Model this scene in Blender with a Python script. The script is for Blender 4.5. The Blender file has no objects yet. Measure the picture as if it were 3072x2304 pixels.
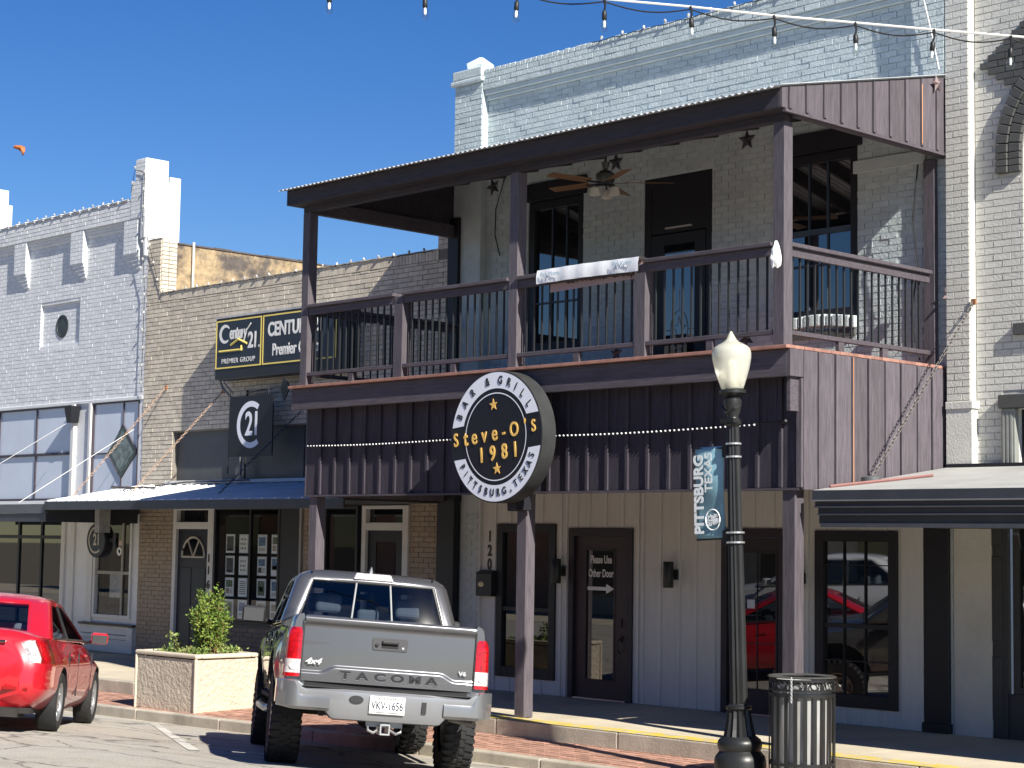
import bpy, bmesh, math, random
from mathutils import Vector, Matrix
random.seed(7)
D2R = math.radians
sc = bpy.context.scene
COL = sc.collection
# ------------------------------------------------------------------ camera, world, sun, exposure
yaw, pitch, roll = D2R(46.1428), D2R(5.0091), D2R(0.8793)
F = Vector((-math.sin(yaw)*math.cos(pitch), math.cos(yaw)*math.cos(pitch), math.sin(pitch)))
R0 = Vector((math.cos(yaw), math.sin(yaw), 0)); U0 = R0.cross(F)
RR = R0*math.cos(roll)+U0*math.sin(roll); UU = -R0*math.sin(roll)+U0*math.cos(roll)
CAMP = Vector((10.727, -16.724, 1.8745))
cd = bpy.data.cameras.new('camera'); cam = bpy.data.objects.new('camera', cd); COL.objects.link(cam)
cam.matrix_world = Matrix(((RR.x, UU.x, -F.x, CAMP.x), (RR.y, UU.y, -F.y, CAMP.y), (RR.z, UU.z, -F.z, CAMP.z), (0, 0, 0, 1)))
cd.sensor_width = 36; cd.lens = 5530.59/3072*36; cd.clip_start = .1; cd.clip_end = 2000
sc.camera = cam
SUN = Vector((4.35, -1.0, 3.35)).normalized()
w = bpy.data.worlds.new('World'); sc.world = w; w.use_nodes = True
nt = w.node_tree; bg = nt.nodes['Background']
sky = nt.nodes.new('ShaderNodeTexSky'); sky.sky_type = 'NISHITA'; sky.sun_disc = False
sky.sun_elevation = math.asin(SUN.z); sky.sun_rotation = math.atan2(SUN.x, SUN.y)
sky.air_density = 1.0; sky.dust_density = .0; sky.ozone_density = 4.5
hs_ = nt.nodes.new('ShaderNodeHueSaturation'); hs_.inputs['Saturation'].default_value = 1.3; hs_.inputs['Hue'].default_value = .514; nt.links.new(sky.outputs[0], hs_.inputs['Color']); nt.links.new(hs_.outputs[0], bg.inputs[0]); bg.inputs[1].default_value = .056
sl = bpy.data.lights.new('sun', 'SUN'); sl.energy = 5.0; sl.angle = D2R(.53); sl.color = (1, .945, .85)
so = bpy.data.objects.new('sun', sl); COL.objects.link(so); so.rotation_euler = SUN.to_track_quat('Z', 'Y').to_euler()
sc.view_settings.view_transform = 'Standard'; sc.view_settings.look = 'None'
sc.view_settings.exposure = 0.92; sc.view_settings.gamma = 1
try: sc.view_settings.use_curve_mapping = False
except Exception: pass
sc.render.resolution_x = 1024; sc.render.resolution_y = 768

# ------------------------------------------------------------------ materials
MATS = {}
def M(name, col, rough=.6, metal=0, var=.12, vs=5, st=(1, 1, 1), bump=.0, bs=60, bst=(1, 1, 1), col2=None, mixs=None, spec=.5, rnd=0, ior=1.45, coat=0, dirt=0, trans=0, coords='Generated', thr=.5, fine=0):
    if name in MATS: return MATS[name]
    m = bpy.data.materials.new(name); m.use_nodes = True; MATS[name] = m
    n = m.node_tree.nodes; l = m.node_tree.links; b = n['Principled BSDF']
    b.inputs['Roughness'].default_value = rough; b.inputs['Metallic'].default_value = metal
    b.inputs['IOR'].default_value = ior; b.inputs['Specular IOR Level'].default_value = spec
    b.inputs['Coat Weight'].default_value = coat; b.inputs['Coat Roughness'].default_value = .03
    if trans: b.inputs['Transmission Weight'].default_value = trans
    g = n.new('ShaderNodeNewGeometry'); oi = n.new('ShaderNodeObjectInfo')
    pos = g.outputs['Position']
    if rnd:
        vm = n.new('ShaderNodeVectorMath'); vm.operation = 'MULTIPLY_ADD'
        cmb = n.new('ShaderNodeCombineXYZ')
        for i in range(3): l.new(oi.outputs['Random'], cmb.inputs[i])
        l.new(cmb.outputs[0], vm.inputs[0]); vm.inputs[1].default_value = (37, 19, 53); l.new(pos, vm.inputs[2]); pos = vm.outputs[0]
    def noise(scale, stv, det=5, rg=.6):
        mp = n.new('ShaderNodeMapping'); mp.inputs['Scale'].default_value = stv
        t = n.new('ShaderNodeTexNoise'); t.inputs['Scale'].default_value = scale; t.inputs['Detail'].default_value = det; t.inputs['Roughness'].default_value = rg
        l.new(pos, mp.inputs[0]); l.new(mp.outputs[0], t.inputs[0]); return t.outputs[0]
    def mul(a, lo, hi, src, p0=.3, p1=.7):
        mr = n.new('ShaderNodeMapRange'); mr.inputs[1].default_value = p0; mr.inputs[2].default_value = p1; mr.inputs[3].default_value = lo; mr.inputs[4].default_value = hi
        l.new(src, mr.inputs[0])
        mx = n.new('ShaderNodeMix'); mx.data_type = 'RGBA'; mx.blend_type = 'MULTIPLY'; mx.inputs[0].default_value = 1
        cb = n.new('ShaderNodeCombineColor')
        for i in range(3): l.new(mr.outputs[0], cb.inputs[i])
        l.new(a, mx.inputs[6]); l.new(cb.outputs[0], mx.inputs[7]); return mx.outputs[2]
    rgb = n.new('ShaderNodeRGB'); rgb.outputs[0].default_value = (*col, 1); c = rgb.outputs[0]
    if col2:
        mx = n.new('ShaderNodeMix'); mx.data_type = 'RGBA'; mr = n.new('ShaderNodeMapRange')
        mr.inputs[1].default_value = thr-.06; mr.inputs[2].default_value = thr+.06
        l.new(noise(mixs or 3, st, 8, .65), mr.inputs[0]); l.new(mr.outputs[0], mx.inputs[0])
        l.new(c, mx.inputs[6]); mx.inputs[7].default_value = (*col2, 1); c = mx.outputs[2]
    if var: c = mul(c, 1-var, 1+var, noise(vs, st))
    if fine: c = mul(c, 1-fine, 1+fine, noise(90, st, 3))
    if dirt: c = mul(c, 1-dirt, 1, noise(1.1, (1, 1, .35), 9, .7), .28, .5)
    if rnd:
        at = n.new('ShaderNodeAttribute'); at.attribute_name = 'rnd'
        ad = n.new('ShaderNodeMath'); ad.operation = 'ADD'; l.new(at.outputs['Fac'], ad.inputs[0]); l.new(oi.outputs['Random'], ad.inputs[1])
        fr = n.new('ShaderNodeMath'); fr.operation = 'FRACT'; l.new(ad.outputs[0], fr.inputs[0])
        c = mul(c, 1-rnd, 1+rnd, fr.outputs[0], 0, 1)
    l.new(c, b.inputs['Base Color'])
    if bump:
        bp = n.new('ShaderNodeBump'); bp.inputs['Strength'].default_value = bump; bp.inputs['Distance'].default_value = .01
        l.new(noise(bs, bst, 4), bp.inputs['Height']); l.new(bp.outputs[0], b.inputs['Normal'])
    return m

def glass_clear():
    if 'clear_glass' in MATS: return MATS['clear_glass']
    m = bpy.data.materials.new('clear_glass'); m.use_nodes = True; MATS['clear_glass'] = m
    n = m.node_tree.nodes; l = m.node_tree.links; n.remove(n['Principled BSDF'])
    o = n['Material Output']; t = n.new('ShaderNodeBsdfTransparent'); t.inputs[0].default_value = (.92, .94, .94, 1)
    g = n.new('ShaderNodeBsdfGlossy'); g.inputs['Roughness'].default_value = .01
    fr = n.new('ShaderNodeFresnel'); fr.inputs[0].default_value = 1.55; mx = n.new('ShaderNodeMixShader')
    gg = n.new('ShaderNodeNewGeometry'); iv = n.new('ShaderNodeMapRange'); iv.name = 'ior_pick'; iv.inputs[3].default_value = 1.55; iv.inputs[4].default_value = 1/1.55
    l.new(gg.outputs['Backfacing'], iv.inputs[0]); l.new(iv.outputs[0], fr.inputs[0])
    l.new(fr.outputs[0], mx.inputs[0]); l.new(t.outputs[0], mx.inputs[1]); l.new(g.outputs[0], mx.inputs[2]); l.new(mx.outputs[0], o.inputs[0])
    return m
def tint_glass(name, tint, ior=1.6):
    if name in MATS: return MATS[name]
    m = glass_clear().copy(); m.name = name; MATS[name] = m
    for nd in m.node_tree.nodes:
        if nd.type == 'BSDF_TRANSPARENT': nd.inputs[0].default_value = (*tint, 1)
        if nd.type == 'MAP_RANGE': nd.inputs[3].default_value = ior; nd.inputs[4].default_value = 1/ior
    return m

white_paint = M('white_painted_brick', (.66, .675, .69), .55, var=.05, bump=.3, bs=45, rnd=.045, dirt=.10)
grey_paint = M('grey_painted_brick', (.49, .555, .565), .5, var=.08, bump=.9, bs=38, rnd=.05, dirt=.12)
cream_paint = M('cream_painted_brick', (.58, .575, .53), .55, var=.05, bump=.5, bs=40, rnd=.05, dirt=.1)
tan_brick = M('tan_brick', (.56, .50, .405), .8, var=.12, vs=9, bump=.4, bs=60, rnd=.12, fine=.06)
tan_mortar = M('tan_mortar', (.20, .18, .155), .9, var=.2, bump=.3)
charcoal_brick = M('charcoal_brick', (.075, .077, .075), .7, var=.1, bump=.3, rnd=.1)
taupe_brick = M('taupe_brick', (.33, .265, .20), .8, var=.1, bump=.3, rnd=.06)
purple_wood = M('dark_stained_wood', (.097, .085, .098), .62, var=.28, vs=7, st=(6, 6, .55), bump=.35, bs=40, bst=(5, 5, .3), rnd=.13, fine=.12, spec=.35)
purple_wood_h = M('dark_stained_wood_horizontal', (.082, .071, .083), .62, var=.25, vs=7, st=(.55, 3, 6), bump=.35, bs=40, bst=(.3, 3, 5), rnd=.1, fine=.1, spec=.35)
purple_front_shaded = M('stained_boards_shaded', (.048, .042, .054), .65, var=.28, vs=7, st=(6, 6, .5), bump=.35, bs=40, bst=(5, 5, .3), rnd=.12, fine=.1, spec=.3)  # same stain, darkened and blued to put shade into the front boards
fascia_wood_shaded = M('stained_fascia_shaded', (.044, .040, .050), .62, var=.25, vs=7, st=(.55, 3, 6), bump=.3, bs=40, bst=(.3, 3, 5), rnd=.1, fine=.1, spec=.3)  # same stain, darkened to put the under-roof shade into the colour
black_metal = M('black_metal', (.02, .022, .024), .45, var=.1, spec=.5)
raw_wood = M('raw_wood', (.62, .28, .12), .7, var=.2, st=(4, 4, .5))
deck_edge = M('reddish_deck_wood', (.30, .155, .12), .75, var=.25, vs=9, rnd=.2)
siding = M('grey_painted_siding', (.60, .60, .585), .6, var=.05, st=(3, 3, .4), bump=.12, bs=60, bst=(4, 4, .3), rnd=.03, dirt=.07)
trim_dark = M('dark_trim_paint', (.026, .022, .030), .5, var=.15, bump=.1, rnd=.05)
trim_black = M('black_trim_paint', (.012, .013, .018), .5, var=.1)
trim_white = M('white_trim_paint', (.62, .62, .60), .5, var=.05, dirt=.1)
door_brown = M('dark_brown_door_paint', (.038, .025, .03), .45, var=.12, bump=.05)
navy_door = M('navy_door_paint', (.014, .018, .030), .45, var=.1)
charcoal_paint = M('charcoal_paint', (.045, .048, .052), .5, var=.1, bump=.05)
dark_glass = M('dark_glass', (.006, .008, .010), .012, var=0, ior=1.75, spec=.6)
sky_glass = M('reflective_dark_glass', (.006, .008, .010), .015, var=0, ior=2.3, spec=.6)
frost_glass = M('frosted_panel', (.52, .57, .66), .25, var=.05, vs=1.5, dirt=.06)
galv = M('galvanised_metal', (.62, .64, .66), .42, metal=.25, var=.08, vs=3, dirt=.1)
galv_bright = M('white_metal_roof', (.70, .73, .76), .4, metal=.1, var=.06, vs=2, dirt=.12)
awning_roof = M('weathered_awning_roof', (.36, .36, .345), .7, var=.12, vs=2, dirt=.25)
awning_dark = M('dark_awning_metal', (.040, .045, .055), .42, var=.12, dirt=.15)
concrete = M('sidewalk_concrete', (.52, .46, .35), .85, var=.13, vs=1.3, bump=.25, bs=90, fine=.09, dirt=.18)
kerb_conc = M('kerb_concrete', (.42, .38, .31), .85, var=.2, vs=2.5, bump=.4, bs=60, fine=.14, dirt=.35)
yellow_paint = M('worn_yellow_paint', (.62, .47, .07), .75, var=.15, bump=.2, col2=(.46, .405, .31), mixs=7, thr=.53)
paver_mat = M('red_paver', (.40, .225, .165), .85, var=.2, vs=6, bump=.3, rnd=.2, fine=.1, dirt=.2)
sand_joint = M('sand_joint', (.20, .16, .13), .95, var=.2)
stucco = M('rough_planter_stucco', (.52, .45, .355), .9, var=.08, vs=3, bump=1.0, bs=19, bst=(1, 1, 1), fine=.06)
stucco.node_tree.nodes['Bump'].inputs['Distance'].default_value = .035
stucco_smooth = M('planter_stucco_rim', (.56, .49, .38), .85, var=.08, vs=3, bump=.4, bs=40)
soil = M('soil', (.06, .045, .03), .95, bump=.5, bs=30)
white_vinyl = M('white_sign_vinyl', (.74, .77, .84), .4, var=.02)
sign_black = M('black_sign_face', (.010, .010, .014), .4, var=.05)
sign_side = M('sign_can_metal', (.035, .037, .038), .5, var=.2)
sign_navy = M('navy_sign_face', (.022, .026, .036), .35, var=.05)
gold = M('gold_lettering', (.80, .50, .13), .5, var=.1)
gold_pale = M('yellow_sign_line', (.78, .62, .16), .5, var=.05)
letter_black = M('black_lettering', (.015, .015, .015), .5, var=0)
letter_white = M('white_lettering', (.72, .72, .70), .5, var=0)
silver = M('brushed_silver', (.7, .7, .7), .3, metal=.8, var=.05)
rust = M('rusty_metal', (.30, .13, .06), .8, var=.3)
chain_mat = M('weathered_chain_metal', (.42, .30, .22), .7, metal=.3, var=.3, vs=30)
chain_dark = M('dark_chain_metal', (.13, .12, .11), .6, metal=.4, var=.3, vs=30)
cable_mat = M('grey_cable', (.18, .18, .20), .6, var=0)
cable_white = M('white_steel_cable', (.75, .75, .72), .5, var=.05)
bulb_glass = tint_glass('bulb_glass', (.9, .92, .92), 1.5)
bulb_core = M('white_bulb_core', (.85, .85, .8), .4, var=0)
bank_stain = M('stained_party_wall', (.36, .27, .16), .95, col2=(.10, .085, .075), mixs=1.3, thr=.5, var=.3, vs=9, bump=.6, bs=20, fine=.15, dirt=.2)

# ------------------------------------------------------------------ mesh builder
class MB:
    def __init__(s): s.v = []; s.f = []; s.m = []; s.r = []
    def add(s, vs, fs, mi=0, r=None):
        o = len(s.v); s.v += [tuple(v) for v in vs]; s.f += [tuple(i+o for i in f) for f in fs]; s.m += [mi]*len(fs)
        s.r += [random.random() if r is None else r]*len(fs); return s
    def box(s, x0, x1, y0, y1, z0, z1, mi=0, mx=None, back=True):
        vs = [(x0, y0, z0), (x1, y0, z0), (x1, y1, z0), (x0, y1, z0), (x0, y0, z1), (x1, y0, z1), (x1, y1, z1), (x0, y1, z1)]
        if mx: vs = [mx @ Vector(v) for v in vs]
        fs = [(0, 1, 5, 4), (1, 2, 6, 5), (3, 0, 4, 7), (4, 5, 6, 7), (0, 3, 2, 1)]
        if back: fs.append((2, 3, 7, 6))
        return s.add(vs, fs, mi)
    def hexa(s, vs, mi=0):
        return s.add(vs, [(0, 1, 5, 4), (1, 2, 6, 5), (3, 0, 4, 7), (4, 5, 6, 7), (0, 3, 2, 1), (2, 3, 7, 6)], mi)
    def prism(s, poly, o, ux, uy, depth, mi=0):
        o = Vector(o); ux = Vector(ux); uy = Vector(uy); n = ux.cross(uy).normalized()
        k = len(poly); vs = [o+ux*a+uy*b for a, b in poly]+[o+ux*a+uy*b+n*depth for a, b in poly]
        fs = [tuple(range(k))[::-1], tuple(range(k, 2*k))]+[(i, (i+1) % k, (i+1) % k+k, i+k) for i in range(k)]
        return s.add(vs, fs, mi)
    def tube(s, path, r, n=6, mi=0, caps=True):
        path = [Vector(p) for p in path]; rs = r if isinstance(r, (list, tuple)) else [r]*len(path); vs = []; fs = []
        up = Vector((0, 0, 1))
        for i, p in enumerate(path):
            d = (path[min(i+1, len(path)-1)]-path[max(i-1, 0)]); d = d.normalized() if d.length > 0 else up
            a = d.cross(up if abs(d.z) < .95 else Vector((1, 0, 0))).normalized(); b = a.cross(d)
            for k in range(n):
                t = 2*math.pi*k/n; vs.append(p+(a*math.cos(t)+b*math.sin(t))*rs[i])
        for i in range(len(path)-1):
            for k in range(n):
                fs.append((i*n+k, i*n+(k+1) % n, (i+1)*n+(k+1) % n, (i+1)*n+k))
        if caps: fs += [tuple(range(n))[::-1], tuple(range((len(path)-1)*n, len(path)*n))]
        return s.add(vs, fs, mi)
    def lathe(s, prof, c=(0, 0, 0), n=24, mx=None, mi=0, flute=0, caps=True):
        c = Vector(c); vs = []; fs = []
        for j, (r, z) in enumerate(prof):
            for k in range(n):
                t = 2*math.pi*k/n; rr = r*(1-(flute if k % 2 else 0)); v = Vector((rr*math.cos(t), rr*math.sin(t), z))
                vs.append(c+(mx @ v if mx else v))
        for i in range(len(prof)-1):
            for k in range(n): fs.append((i*n+k, i*n+(k+1) % n, (i+1)*n+(k+1) % n, (i+1)*n+k))
        if caps: fs += [tuple(range(n))[::-1], tuple(range((len(prof)-1)*n, len(prof)*n))]
        return s.add(vs, fs, mi)
    def mesh(s, name, mats, smooth=False):
        me = bpy.data.meshes.new(name); me.from_pydata(s.v, [], s.f)
        for m in (mats if isinstance(mats, (list, tuple)) else [mats]): me.materials.append(m)
        me.polygons.foreach_set('material_index', s.m)
        a = me.attributes.new('rnd', 'FLOAT', 'FACE'); a.data.foreach_set('value', s.r)
        if smooth:
            me.polygons.foreach_set('use_smooth', [True]*len(s.f))
            try: me.set_sharp_from_angle(angle=D2R(smooth if smooth is not True else 40))
            except Exception: pass
        me.update(); return me
    def build(s, name, mats, parent=None, smooth=False, bevel=0, kind=None, seg=1):
        o = link(name, s.mesh(name, mats, smooth), parent)
        if bevel:
            b = o.modifiers.new('bevel', 'BEVEL'); b.width = bevel; b.segments = seg; b.limit_method = 'ANGLE'
        if kind: o['kind'] = kind
        return o
def link(name, me, parent=None):
    o = bpy.data.objects.new(name, me); COL.objects.link(o)
    if parent: o.parent = parent
    return o
def thing(name, label, cat, loc=(0, 0, 0), group=None, kind=None):
    o = bpy.data.objects.new(name, None); COL.objects.link(o); o.location = loc; o.empty_display_size = .1
    tag(o, label, cat, group); return o
def setting(name):
    o = bpy.data.objects.new(name, None); COL.objects.link(o); o['kind'] = 'structure'; return o
def tag(o, label, cat, group=None):
    o['label'] = label; o['category'] = cat
    if group: o['group'] = group
    return o
def keepworld(o):      # children built in world coordinates under an offset empty
    for c in o.children: c.location = c.location-o.location
def bx(name, mat, parent, *d, bevel=0, mi=0):
    return MB().box(*d).build(name, mat, parent, bevel=bevel)

_fc = {}
def text(name, s, mat, parent, loc, size, ex=.003, off=0, rot=(math.pi/2, 0, 0), align='CENTER', sp=1, shear=0, sx=1, sy=1, mx=None):
    c = bpy.data.curves.new('text', 'FONT'); c.body = s; c.size = size; c.extrude = ex; c.offset = off; c.align_x = align; c.align_y = 'CENTER'; c.space_character = sp; c.shear = shear
    c.resolution_u = 4
    t = bpy.data.objects.new('text', c); COL.objects.link(t)
    dg = bpy.context.evaluated_depsgraph_get(); me = bpy.data.meshes.new_from_object(t.evaluated_get(dg)); bpy.data.objects.remove(t)
    me.materials.clear(); me.materials.append(mat); me.name = name
    m = (Matrix.Translation(loc) @ Matrix.Rotation(rot[2], 4, 'Z') @ Matrix.Rotation(rot[1], 4, 'Y') @ Matrix.Rotation(rot[0], 4, 'X')) if mx is None else mx
    me.transform(m @ Matrix.Diagonal((sx, sy, 1, 1)))
    return link(name, me, parent)

# ------------------------------------------------------------------ ground
def clamp(a, lo, hi): return max(lo, min(hi, a))
def z_up(x, y): return -.028*clamp(-y, 0, 2.63)*clamp((-x-4)/8, 0, 1)-.004
def z_low(x, y): return -.165-.0095*max(0, -x-4)*1.0-.035*clamp((-2.63-y)/1.2, 0, 1)
YK = -3.85
def z_st(x, y):
    g = -.305+.010*clamp(x+2, -14, 0); t = YK-y
    return g+.088*clamp(t, 0, 4.3)+.02*clamp(t-4.3, 0, 4)-.03*max(t-9, 0)*(1 if t < 16 else 16/t)
def sheet(fn, xs, ys, name, mat, kind='structure', up=0, parent=None):
    mb = MB(); vs = [(x, y, fn(x, y)+up) for y in ys for x in xs]; n = len(xs)
    mb.add(vs, [(j*n+i, j*n+i+1, (j+1)*n+i+1, (j+1)*n+i) for j in range(len(ys)-1) for i in range(n-1)])
    o = mb.build(name, mat, parent, smooth=True)
    if kind: o['kind'] = kind
    return o
def fr(a, b, n): return [a+(b-a)*i/n for i in range(n+1)]
def asphalt():
    m = M('street_asphalt', (.42, .385, .325), .9, var=.22, vs=.9, bump=.6, bs=90, fine=.38, dirt=.25, col2=(.34, .32, .28), mixs=.9, thr=.52)
    n = m.node_tree.nodes; l = m.node_tree.links; b = n['Principled BSDF']; src = b.inputs['Base Color'].links[0].from_socket
    g = n.new('ShaderNodeNewGeometry'); mp = n.new('ShaderNodeMapping'); mp.inputs['Scale'].default_value = (.32, 1.1, 1); mp.inputs['Rotation'].default_value = (0, 0, .12)
    nz = n.new('ShaderNodeTexNoise'); nz.inputs['Scale'].default_value = 1.6; nz.inputs['Detail'].default_value = 8
    ad = n.new('ShaderNodeVectorMath'); ad.operation = 'MULTIPLY_ADD'; ad.inputs[1].default_value = (.5, .5, .5)
    v = n.new('ShaderNodeTexVoronoi'); v.feature = 'DISTANCE_TO_EDGE'; v.inputs['Scale'].default_value = .9
    l.new(g.outputs['Position'], mp.inputs[0]); l.new(g.outputs['Position'], nz.inputs[0]); l.new(nz.outputs[1], ad.inputs[0]); l.new(mp.outputs[0], ad.inputs[2]); l.new(ad.outputs[0], v.inputs[0])
    mr = n.new('ShaderNodeMapRange'); mr.inputs[1].default_value = .004; mr.inputs[2].default_value = .022; mr.inputs[3].default_value = .42; mr.inputs[4].default_value = 1
    l.new(v.outputs[0], mr.inputs[0]); cb = n.new('ShaderNodeCombineColor')
    for i in range(3): l.new(mr.outputs[0], cb.inputs[i])
    mx = n.new('ShaderNodeMix'); mx.data_type = 'RGBA'; mx.blend_type = 'MULTIPLY'; mx.inputs[0].default_value = 1
    l.new(src, mx.inputs[6]); l.new(cb.outputs[0], mx.inputs[7]); l.new(mx.outputs[2], b.inputs['Base Color'])
    return m
asph = asphalt()
sheet(z_st, [-160, -90, -50]+fr(-30, 14, 44)+[30, 60, 120], [-19]+fr(-18, -6, 12)+fr(-5.5, -3.6, 8), 'street', asph)
sheet(lambda x, y: -.6, [-900, 900], [-900, 900], 'ground', M('earth', (.18, .15, .11), .95))
# painted parking lines (30 degree stalls)
line_mat = M('worn_white_road_paint', (.62, .60, .54), .8, var=.1, col2=(.3, .28, .24), mixs=5, thr=.55)
def stripe(p0, p1, wd):
    p0 = Vector(p0); p1 = Vector(p1); d = (p1-p0).normalized(); n = Vector((-d.y, d.x)); mb = MB(); k = 14; vs = []
    for i in range(k+1):
        c = p0.lerp(p1, i/k)
        for s in (-1, 1):
            q = c+n*wd/2*s; vs.append((q.x, q.y, z_st(q.x, q.y)+.005))
    mb.add(vs, [(2*i, 2*i+2, 2*i+3, 2*i+1) for i in range(k)])
    o = mb.build('parking_line', line_mat); o['kind'] = 'structure'; return o
# upper sidewalk: slabs with joints
slab_par = MB()
xs = fr(-40, 26, 44)
sw = setting('sidewalk')
sheet(lambda x, y: z_up(x, y)-.02, fr(-40, 26, 33), [-2.6, .3], 'joint_bed', kerb_conc, kind=None, parent=sw)
for i in range(44):
    for (ya, yb) in ((-2.60, -1.25), (-1.235, .25)):
        x0, x1 = xs[i]+.005, xs[i+1]-.005
        MB().hexa([(x0, ya, z_up(x0, ya)-.1), (x1, ya, z_up(x1, ya)-.1), (x1, yb, z_up(x1, yb)-.1), (x0, yb, z_up(x0, yb)-.1),
                   (x0, ya, z_up(x0, ya)), (x1, ya, z_up(x1, ya)), (x1, yb, z_up(x1, yb)), (x0, yb, z_up(x0, yb))]).build('slab', concrete, sw)
def kerb_run(name, yf, yb, ztop, zbot, mat, seg=1.8, x0=-40, x1=26):
    k = setting(name)
    n = int((x1-x0)/seg)
    for i in range(n):
        a = x0+i*seg+.004; b = x0+(i+1)*seg-.004
        MB().hexa([(a, yf, zbot(a)), (b, yf, zbot(b)), (b, yb, zbot(b)), (a, yb, zbot(a)), (a, yf, ztop(a)), (b, yf, ztop(b)), (b, yb, ztop(b)), (a, yb, ztop(a))]).build('kerb_stone', mat, k, bevel=.015, seg=2)
    return k
kerb_run('kerb_step', -2.74, -2.605, lambda x: z_up(x, -2.63)+.001, lambda x: z_low(x, -2.7)-.15, kerb_conc)
kerb_run('kerb', YK, YK+.15, lambda x: z_low(x, YK)+.004, lambda x: z_low(x, YK)-.4, kerb_conc)
# yellow paint on step edge
mb = MB(); xx = fr(-11, 4, 40)
for i in range(40):
    a, b = xx[i], xx[i+1]
    mb.add([(a, -2.735, z_up(a, -2.63)+.006), (b, -2.735, z_up(b, -2.63)+.006), (b, -2.47, z_up(b, -2.47)+.006), (a, -2.47, z_up(a, -2.47)+.006)], [(0, 1, 2, 3)])
mb.build('painted_edge', yellow_paint)['kind'] = 'structure'
# gutter apron
sheet(lambda x, y: z_st(x, YK)+.006+(YK-y)*.03, fr(-40, 26, 66), [-4.25, YK+.01], 'gutter', kerb_conc)
# brick paver strip
sheet(lambda x, y: z_low(x, y)-.008, fr(-40, 26, 66), fr(YK+.1, -2.7, 3), 'paver_bed', sand_joint)
pv = setting('pavement')
cells = []
y = YK+.155
row = 0
while y < -2.75:
    x = -13+(.105 if row % 2 else 0)
    while x < 3:
        cells.append((x, y)); x += .21
    y += .105; row += 1
cells.sort(key=lambda c: (Vector((c[0], c[1], 0))-CAMP).length)
pm = MB().box(.003, .203, .003, .099, -.03, .0).mesh('brick', paver_mat)
def inview(x, y, z, mg=.03):
    d = Vector((x, y, z))-CAMP; zz = d.dot(F); u = d.dot(RR)/zz*5530.6/3072; v = d.dot(UU)/zz*5530.6/3072
    return abs(u) < .5+mg and abs(v) < .375+mg
vis = [c for c in cells if inview(c[0], c[1], -.2)]; rest = [c for c in cells if c not in set(vis[:290])]
for c in vis[:290]:
    o = link('brick', pm, pv); o.location = (c[0], c[1], z_low(c[0], c[1])+random.uniform(-.003, .002))
mb = MB()
for c in rest:
    z = z_low(*c)+random.uniform(-.003, .002); mb.box(c[0]+.003, c[0]+.203, c[1]+.003, c[1]+.099, z-.03, z)
mb.build('brick', paver_mat, pv, kind='stuff')
# opposite side of the street (reflections only)
sheet(lambda x, y: -.15, [-160, 120], [-24.2, -18.5], 'far_sidewalk', concrete)
# ------------------------------------------------------------------ brick walls
def cells_wall(mb, x0, x1, z0, z1, y0, y1, ops):
    xs = sorted({x0, x1}|{clamp(v, x0, x1) for o in ops for v in o[:2]}); zs = sorted({z0, z1}|{clamp(v, z0, z1) for o in ops for v in o[2:4]})
    for i in range(len(xs)-1):
        run = None
        for j in range(len(zs)-1):
            cx, cz = (xs[i]+xs[i+1])/2, (zs[j]+zs[j+1])/2
            if any(o[0] < cx < o[1] and o[2] < cz < o[3] for o in ops): continue
            mb.box(xs[i], xs[i+1], y0, y1, zs[j], zs[j+1])
def bricks(x0, x1, z0, z1, ops=(), L=.203, H=.0677, J=.010, hole=None, off=0):
    out = []; k = 0; z = z0
    while z < z1-.01:
        zt = min(z+H, z1); cz = (z+zt)/2
        segs = [(x0, x1)]
        for o in ops:
            if o[2]-.01 < cz < o[3]+.01 or (z < o[3]-.005 and zt > o[2]+.005):
                ns = []
                for a, b in segs:
                    if o[1] <= a or o[0] >= b: ns.append((a, b)); continue
                    if o[0] > a: ns.append((a, o[0]))
                    if o[1] < b: ns.append((o[1], b))
                segs = ns
        for a, b in segs:
            i = math.floor((a-x0)/L)-1
            while True:
                p = x0+i*L+(L/2 if k % 2 else 0)+off; q = p+L; i += 1
                if p >= b: break
                p = max(p, a); q = min(q, b)
                if q-p < .03: continue
                if hole and hole((p+q)/2, cz): continue
                out.append((p+J/2, q-J/2, z+J/2, zt-J/2))
        z += H; k += 1
    return out
BM = {}
def lay(parent, lst, y, proud, mat, n=300, face=None, jit=.002, name='brick', vis=None):
    """individual bricks for the largest seen, the rest joined"""
    def dist(b):
        c = Vector(((b[0]+b[1])/2, y, (b[2]+b[3])/2))
        ok = inview(*c, mg=0) and (vis is None or vis(c.x, c.z))
        return ((0 if ok else 1), (c-CAMP).length)
    lst = sorted(lst, key=dist); full = []; rest = []
    for b in lst:
        if len(full) < n and dist(b)[0] == 0 and b[1]-b[0] > .15: full.append(b)
        else: rest.append(b)
    for b in full:
        key = (mat.name, round(b[1]-b[0], 2), round(b[3]-b[2], 3), proud)
        if key not in BM: BM[key] = MB().box(0, b[1]-b[0], -proud, .004, 0, b[3]-b[2], back=False).mesh(name, mat)
        o = link(name, BM[key], parent); o.location = (b[0]-parent.location.x, y+random.uniform(-jit, jit)-parent.location.y, b[2]-parent.location.z)
        o.rotation_euler = (0, random.uniform(-.004, .004), random.uniform(-.006, .006))
    mb = MB(); P = parent.location
    for b in rest:
        j = random.uniform(-jit, jit)
        mb.box(b[0]-P.x, b[1]-P.x, y-proud+j-P.y, y+.004-P.y, b[2]-P.z, b[3]-P.z, back=False)
    if rest: mb.build(name, mat, parent, kind='stuff')

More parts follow.
